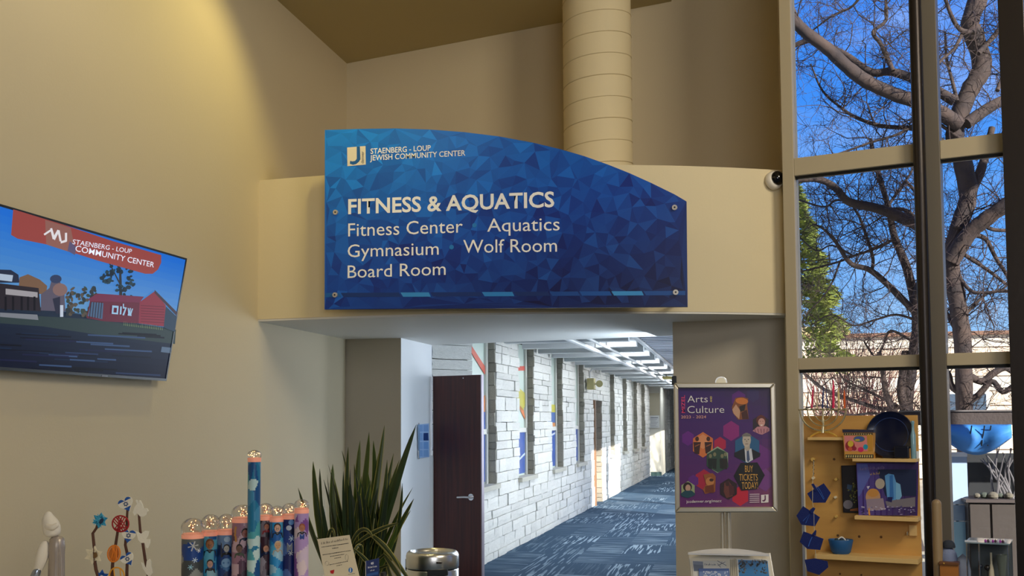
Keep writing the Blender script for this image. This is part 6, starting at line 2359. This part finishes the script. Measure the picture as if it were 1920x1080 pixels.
LA = [  # trunk in the right pane and the limbs it throws to the left
    ([(1812, 900), (1808, 760), (1805, 642), (1793, 553), (1783, 490), (1796, 430), (1815, 370), (1806, 310), (1790, 249), (1815, 176), (1841, 126), (1828, 72), (1819, 41), (1840, -20), (1850, -90)], 30, 34, 1.6, .2),
    ([(1783, 490), (1815, 440), (1850, 410), (1889, 382), (1935, 350)], 30, 24, 3, -.4),
    ([(1796, 430), (1812, 380), (1835, 330), (1848, 290), (1860, 240)], 22, 12, 3, .4),
    ([(1812, 232), (1850, 205), (1888, 183), (1940, 150)], 22, 16, 3, .3),
    ([(1800, 235), (1765, 212), (1733, 195), (1683, 179), (1627, 154), (1589, 126), (1551, 91), (1510, 60), (1485, 31), (1468, -20)], 27, 20, 2.6, -.6),
    ([(1790, 190), (1733, 157), (1674, 135), (1633, 135), (1582, 101), (1526, 76), (1485, 88), (1460, 110)], 19, 7, 3.4, .3),
    ([(1674, 133), (1660, 100), (1650, 80), (1637, 60), (1661, 38), (1661, 0), (1664, -50)], 9, 5, 4, .3),
    ([(1800, 300), (1760, 260), (1715, 242), (1652, 236), (1605, 220), (1576, 201), (1542, 170), (1520, 120)], 11, 3, 4.5, .6),
    ([(1800, 260), (1740, 225), (1683, 252), (1633, 267), (1564, 291), (1520, 300)], 7, 3, 3.5, .2),
    ([(1829, 60), (1800, 55), (1780, 20), (1765, -30)], 9, 6, 4, -.3), ([(1834, 100), (1870, 60), (1890, 20), (1900, -30)], 10, 6, 4, .3),
    ([(1806, 60), (1790, 90), (1768, 110), (1750, 130)], 7, 4, 4, -.5), ([(1870, 170), (1885, 120), (1875, 80), (1890, 40)], 8, 4, 4, .5),
    ([(1795, 190), (1785, 150), (1775, 110), (1772, 60)], 7, 4, 4, .5), ([(1822, 440), (1848, 448), (1867, 483), (1889, 518), (1910, 560)], 9, 5, 3, .3),
    ([(1809, 478), (1850, 505), (1887, 533), (1930, 560)], 7, 4, 3.5, .3), ([(1792, 510), (1820, 545), (1850, 549), (1889, 545), (1920, 560)], 7, 4, 3.5, -.3),
    ([(1803, 640), (1785, 605), (1772, 580), (1755, 540)], 9, 5, 2.5, .3), ([(1800, 600), (1848, 552), (1875, 545), (1905, 520)], 6, 3, 3.5, .2),
    ([(1835, 415), (1860, 430), (1890, 432)], 8, 6, 2, .1), ([(1690, -60), (1640, -40), (1600, 10), (1560, 30), (1520, 60)], 6, 3, 6, .6),
    ([(1810, 700), (1840, 715), (1862, 700), (1885, 690), (1910, 705)], 14, 10, 1.5, .1), ([(1810, 760), (1835, 740), (1860, 715), (1880, 735), (1905, 720)], 12, 9, 1.5, -.1),
    ([(1806, 740), (1785, 725), (1778, 700), (1765, 690)], 12, 9, 1.5, .1),
]
LBt = [  # second tree, trunk in the middle pane
    ([(1702, 900), (1700, 800), (1702, 740), (1719, 623), (1716, 572), (1700, 502), (1677, 444), (1665, 386), (1645, 319), (1632, 260)], 26, 7, 2.4, .5),
    ([(1716, 580), (1745, 480), (1733, 432), (1705, 415), (1673, 401), (1638, 389), (1591, 378), (1568, 354), (1537, 337), (1490, 339), (1470, 345)], 26, 7, 2.6, -.7),
    ([(1722, 640), (1731, 607), (1684, 553), (1634, 508), (1595, 494), (1568, 455), (1545, 430), (1525, 420)], 16, 3, 4.2, -.3),
    ([(1634, 508), (1636, 480), (1614, 413), (1604, 395), (1590, 370)], 7, 3, 4, .4),
    ([(1677, 448), (1638, 467), (1600, 480), (1575, 490), (1540, 500), (1498, 510)], 6, 3, 5, .3),
    ([(1733, 428), (1700, 395), (1660, 392), (1620, 385), (1570, 375), (1545, 388), (1490, 372)], 8, 3, 5, .6),
    ([(1575, 490), (1560, 530), (1540, 560), (1510, 590)], 4, 2, 6, .2), ([(1716, 600), (1680, 590), (1640, 600), (1600, 610), (1560, 590), (1520, 610)], 5, 2, 5, .3),
    ([(1710, 640), (1670, 620), (1655, 650), (1640, 668), (1620, 640)], 5, 3, 4, .2), ([(1702, 760), (1656, 767), (1610, 754), (1560, 737), (1535, 723), (1502, 695), (1480, 680)], 8, 5, 5, .3),
    ([(1700, 770), (1658, 748), (1619, 730), (1582, 711), (1570, 690)], 6, 3, 5, .1), ([(1690, 800), (1668, 755), (1661, 735), (1654, 691), (1648, 660)], 14, 8, 3, -.2),
    ([(1702, 780), (1690, 740), (1694, 700), (1700, 660)], 15, 18, 2, .2), ([(1690, 790), (1640, 775), (1590, 778), (1540, 760), (1500, 770)], 5, 3, 5, .4),
    ([(1726, 560), (1745, 500), (1752, 440), (1730, 380), (1700, 340)], 14, 5, 3, .5),
    ([(1600, 480), (1560, 460), (1530, 470), (1495, 440)], 4, 2, 6, .6), ([(1665, 386), (1690, 350), (1710, 320), (1725, 280)], 6, 3, 4, .4),
]
pa, pb = atY(1812, 900, 13.2), atY(1702, 900, 14.2)
bare_tree('bare_tree', 'large bare tree with its crooked trunk rising in the right window pane', 13.2, LA, (pa.x, pa.y, -.05))
bare_tree('bare_tree', 'second bare tree whose trunk leans behind the middle of the left window panes', 14.2, LBt, (pb.x, pb.y, -.05))
for nm, xx, yy_, w_ in (('root_a', 1812, 13.2, 40), ('root_b', 1702, 14.2, 34)):
    p = atY(xx, 900, yy_)
    par = [o for o in bpy.data.objects if o.name.startswith('bare_tree') and abs(o.location.y - yy_) < .1][0]
    MB().tube([(p.x, p.y, -.06), (p.x, p.y, .1), (p.x, p.y, p.z + .02)], [w_ / 130 / 1.4, w_ / 130 / 1.8, w_ / 130 / 2.3], 14).build('trunk_base', BARKT, par, smooth=True)

# reddish shrub by the building
r = random.Random(14)
sb = thing('shrub', 'reddish bare shrub in front of the pale building at the left of the window', 'shrub', (2.9, 27, -.05))
smb = MB()
for k in range(150):
    p = Vector((2.9 + r.uniform(-.4, .4), 27 + r.uniform(-.4, .4), -.05))
    path = [p]
    d = Vector((r.gauss(0, .22), r.gauss(0, .2), 1)).normalized()
    for i in range(7):
        d = (d + Vector((r.gauss(0, .16), r.gauss(0, .16), .05))).normalized()
        path.append(path[-1] + d * r.uniform(.45, .68))
    smb.tube(path, [.018 * (1 - .8 * i / 7) for i in range(8)], 3, cap=False)
o = smb.build('stems', mat('red_stems', (118, 72, 64), .85), sb)
o['kind'] = 'stuff'

# patio shade, storage bench and planter outside the right pane
def q3(x, y, Y): return atY(x, y, Y)
p0, p1 = q3(1762, 783, 11.0), q3(1900, 783, 11.0)
pbm = thing('pergola_beam', 'dark horizontal outdoor beam below the branches in the right window pane', 'beam', tuple((p0 + p1) / 2))
MB().box((p0.x - .4, 10.92, q3(1800, 797, 11).z), (p1.x + 1.5, 11.06, q3(1800, 772, 11).z)).build('beam', mat('dark_timber', (58, 48, 48), .8, bump=.5), pbm)
for x_ in (p0.x - .38, p1.x + 1.38):
    MB().box((x_, 10.93, -.05), (x_ + .12, 11.05, q3(1800, 797, 11).z)).build('post', mat('dark_timber', (58, 48, 48), .8), pbm)
MB().box((p0.x - .38, 10.9, q3(1800, 772, 11).z), (p1.x + 1.5, 10.98, q3(1800, 769, 11).z)).build('cap_board', mat('weathered_board', (96, 90, 92), .8), pbm)
us_ = thing('shade_cloth', 'bright blue shade cloth sagging under the dark beam outside', 'shade cloth', tuple(q3(1830, 850, 10.9)))
mb = MB()
nU, nV = 16, 8
vs = []
for j in range(nV + 1):
    for i in range(nU + 1):
        fu, fv = i / nU, j / nV
        sag = sin(pi * fu) * 14 * fv
        x_ = 1766 + (1896 - 1766) * fu
        y_ = 797 + (838 - 797) * fv * (.55 + .45 * sin(pi * fu)) + sag
        p = q3(x_, y_, 10.88 - .12 * sin(fv * pi) - .05 * sin(fu * 9))
        vs.append(p)
fs = [(j * (nU + 1) + i, j * (nU + 1) + i + 1, (j + 1) * (nU + 1) + i + 1, (j + 1) * (nU + 1) + i) for j in range(nV) for i in range(nU)]
mb.add(vs, fs)
o = mb.build('cloth', mat('blue_canvas', (50, 122, 200), .7, var=.2, vscale=5), us_, smooth=True)
s_ = o.modifiers.new('thick', 'SOLIDIFY')
s_.thickness = .008
for x_ in (1822, 1846, 1858):
    MB().tube([q3(x_, 798, 10.8), q3(x_ - 6, 836, 10.8)], .006, 6).build('rope', BLACK, us_)
wt = thing('wall_panel_unit', 'pale blue-grey outdoor panel standing at the left of the right window pane', 'panel', tuple(q3(1790, 1005, 11.6)))
zb_ = -.05
a, b = q3(1768, 852, 11.6), q3(1812, 852, 11.6)
for nm, y0_, y1_, c in (('upper_sheet', 852, 945, (150, 170, 200)), ('middle_sheet', 947, 976, (108, 130, 160)), ('lower_sheet', 978, 1120, (120, 160, 190))):
    MB().box((a.x, 11.58, q3(1790, y1_, 11.6).z), (b.x, 11.62, q3(1790, y0_, 11.6).z)).build(nm, mat('sheet_' + nm, c, .4, bump=.4, bscale=6), wt)
MB().box((a.x, 11.56, -.05), (a.x + .03, 11.64, q3(1790, 852, 11.6).z)).build('side_rail', WHITE, wt)
MB().box((a.x, 11.56, q3(1790, 856, 11.6).z), (b.x, 11.64, q3(1790, 848, 11.6).z)).build('top_rail', WHITE, wt)
pb_ = thing('storage_chest', 'brown wooden double-door chest outside carrying dry branches', 'chest', tuple(q3(1855, 1005, 11.4)))
x0_, x1_, x2_ = q3(1816, 945, 11.4).x, q3(1857, 945, 11.4).x, q3(1905, 945, 11.4).x
zt_ = q3(1850, 942, 11.4).z
WD = mat('chest_brown_wood', (50, 41, 38), .7, bump=.4, bscale=8)
MB().box((x0_, 11.42, -.05), (x2_, 11.9, zt_)).build('chest_body', WD, pb_)
MB().box((x0_ + .01, 11.39, 0), (x1_ - .01, 11.42, zt_ - .02)).build('door', WD, pb_, bevel=.004)
MB().box((x1_ + .01, 11.39, 0), (x2_ - .01, 11.42, zt_ - .02)).build('door', WD, pb_, bevel=.004)
MB().box((x0_ - .03, 11.36, zt_), (x2_ + .03, 11.93, zt_ + .03)).build('lid', mat('chest_lid', (60, 50, 50), .7), pb_)
o = MB().box((x0_ - .02, 11.95, -.05), (x2_ + .6, 12.05, q3(1850, 850, 12).z)).build('dark_screen', mat('dark_screen', (22, 24, 30), .5))
tag(o, 'black outdoor screen panel behind the brown chest', 'screen')
br_ = thing('dry_branches', 'bundle of pale dry branches lying upright on the brown chest', 'branches', (x1_, 11.6, zt_ + .03))
r = random.Random(3)
for k in range(12):
    p = Vector((x1_ + r.uniform(.02, .3), 11.6 + r.uniform(-.1, .1), zt_ + .03))
    d = Vector((r.uniform(-.6, .6), r.uniform(-.2, .2), 1)).normalized()
    path = [p]
    for i in range(6):
        d = (d + Vector((r.gauss(0, .12), r.gauss(0, .1), 0))).normalized()
        path.append(path[-1] + d * r.uniform(.06, .11))
    MB().tube(path, [.012 * (1 - .6 * i / 6) for i in range(7)], 6).build('branch', mat('pale_dry_wood', (100, 96, 100), .8), br_, smooth=True)
for k in range(5):
    c = Vector((x0_ + .1 + k * .075, 11.5 + .03 * (k % 2), zt_ + .03 + .03))
    o = MB().ball(c, .035 + .01 * (k % 3), 10, squash=.75).build('garden_stone', mat('garden_stone_%d' % (k % 2), [(96, 90, 80), (70, 76, 70)][k % 2], .9, bump=.6), loc=tuple(c), smooth=True)
    tag(o, ['leftmost', 'second', 'middle', 'fourth', 'rightmost'][k] + ' rounded garden stone in the row on the brown chest lid', 'stone', 'stones on the chest')

for o in bpy.data.objects:
    if '_o' in o:
        del o['_o']
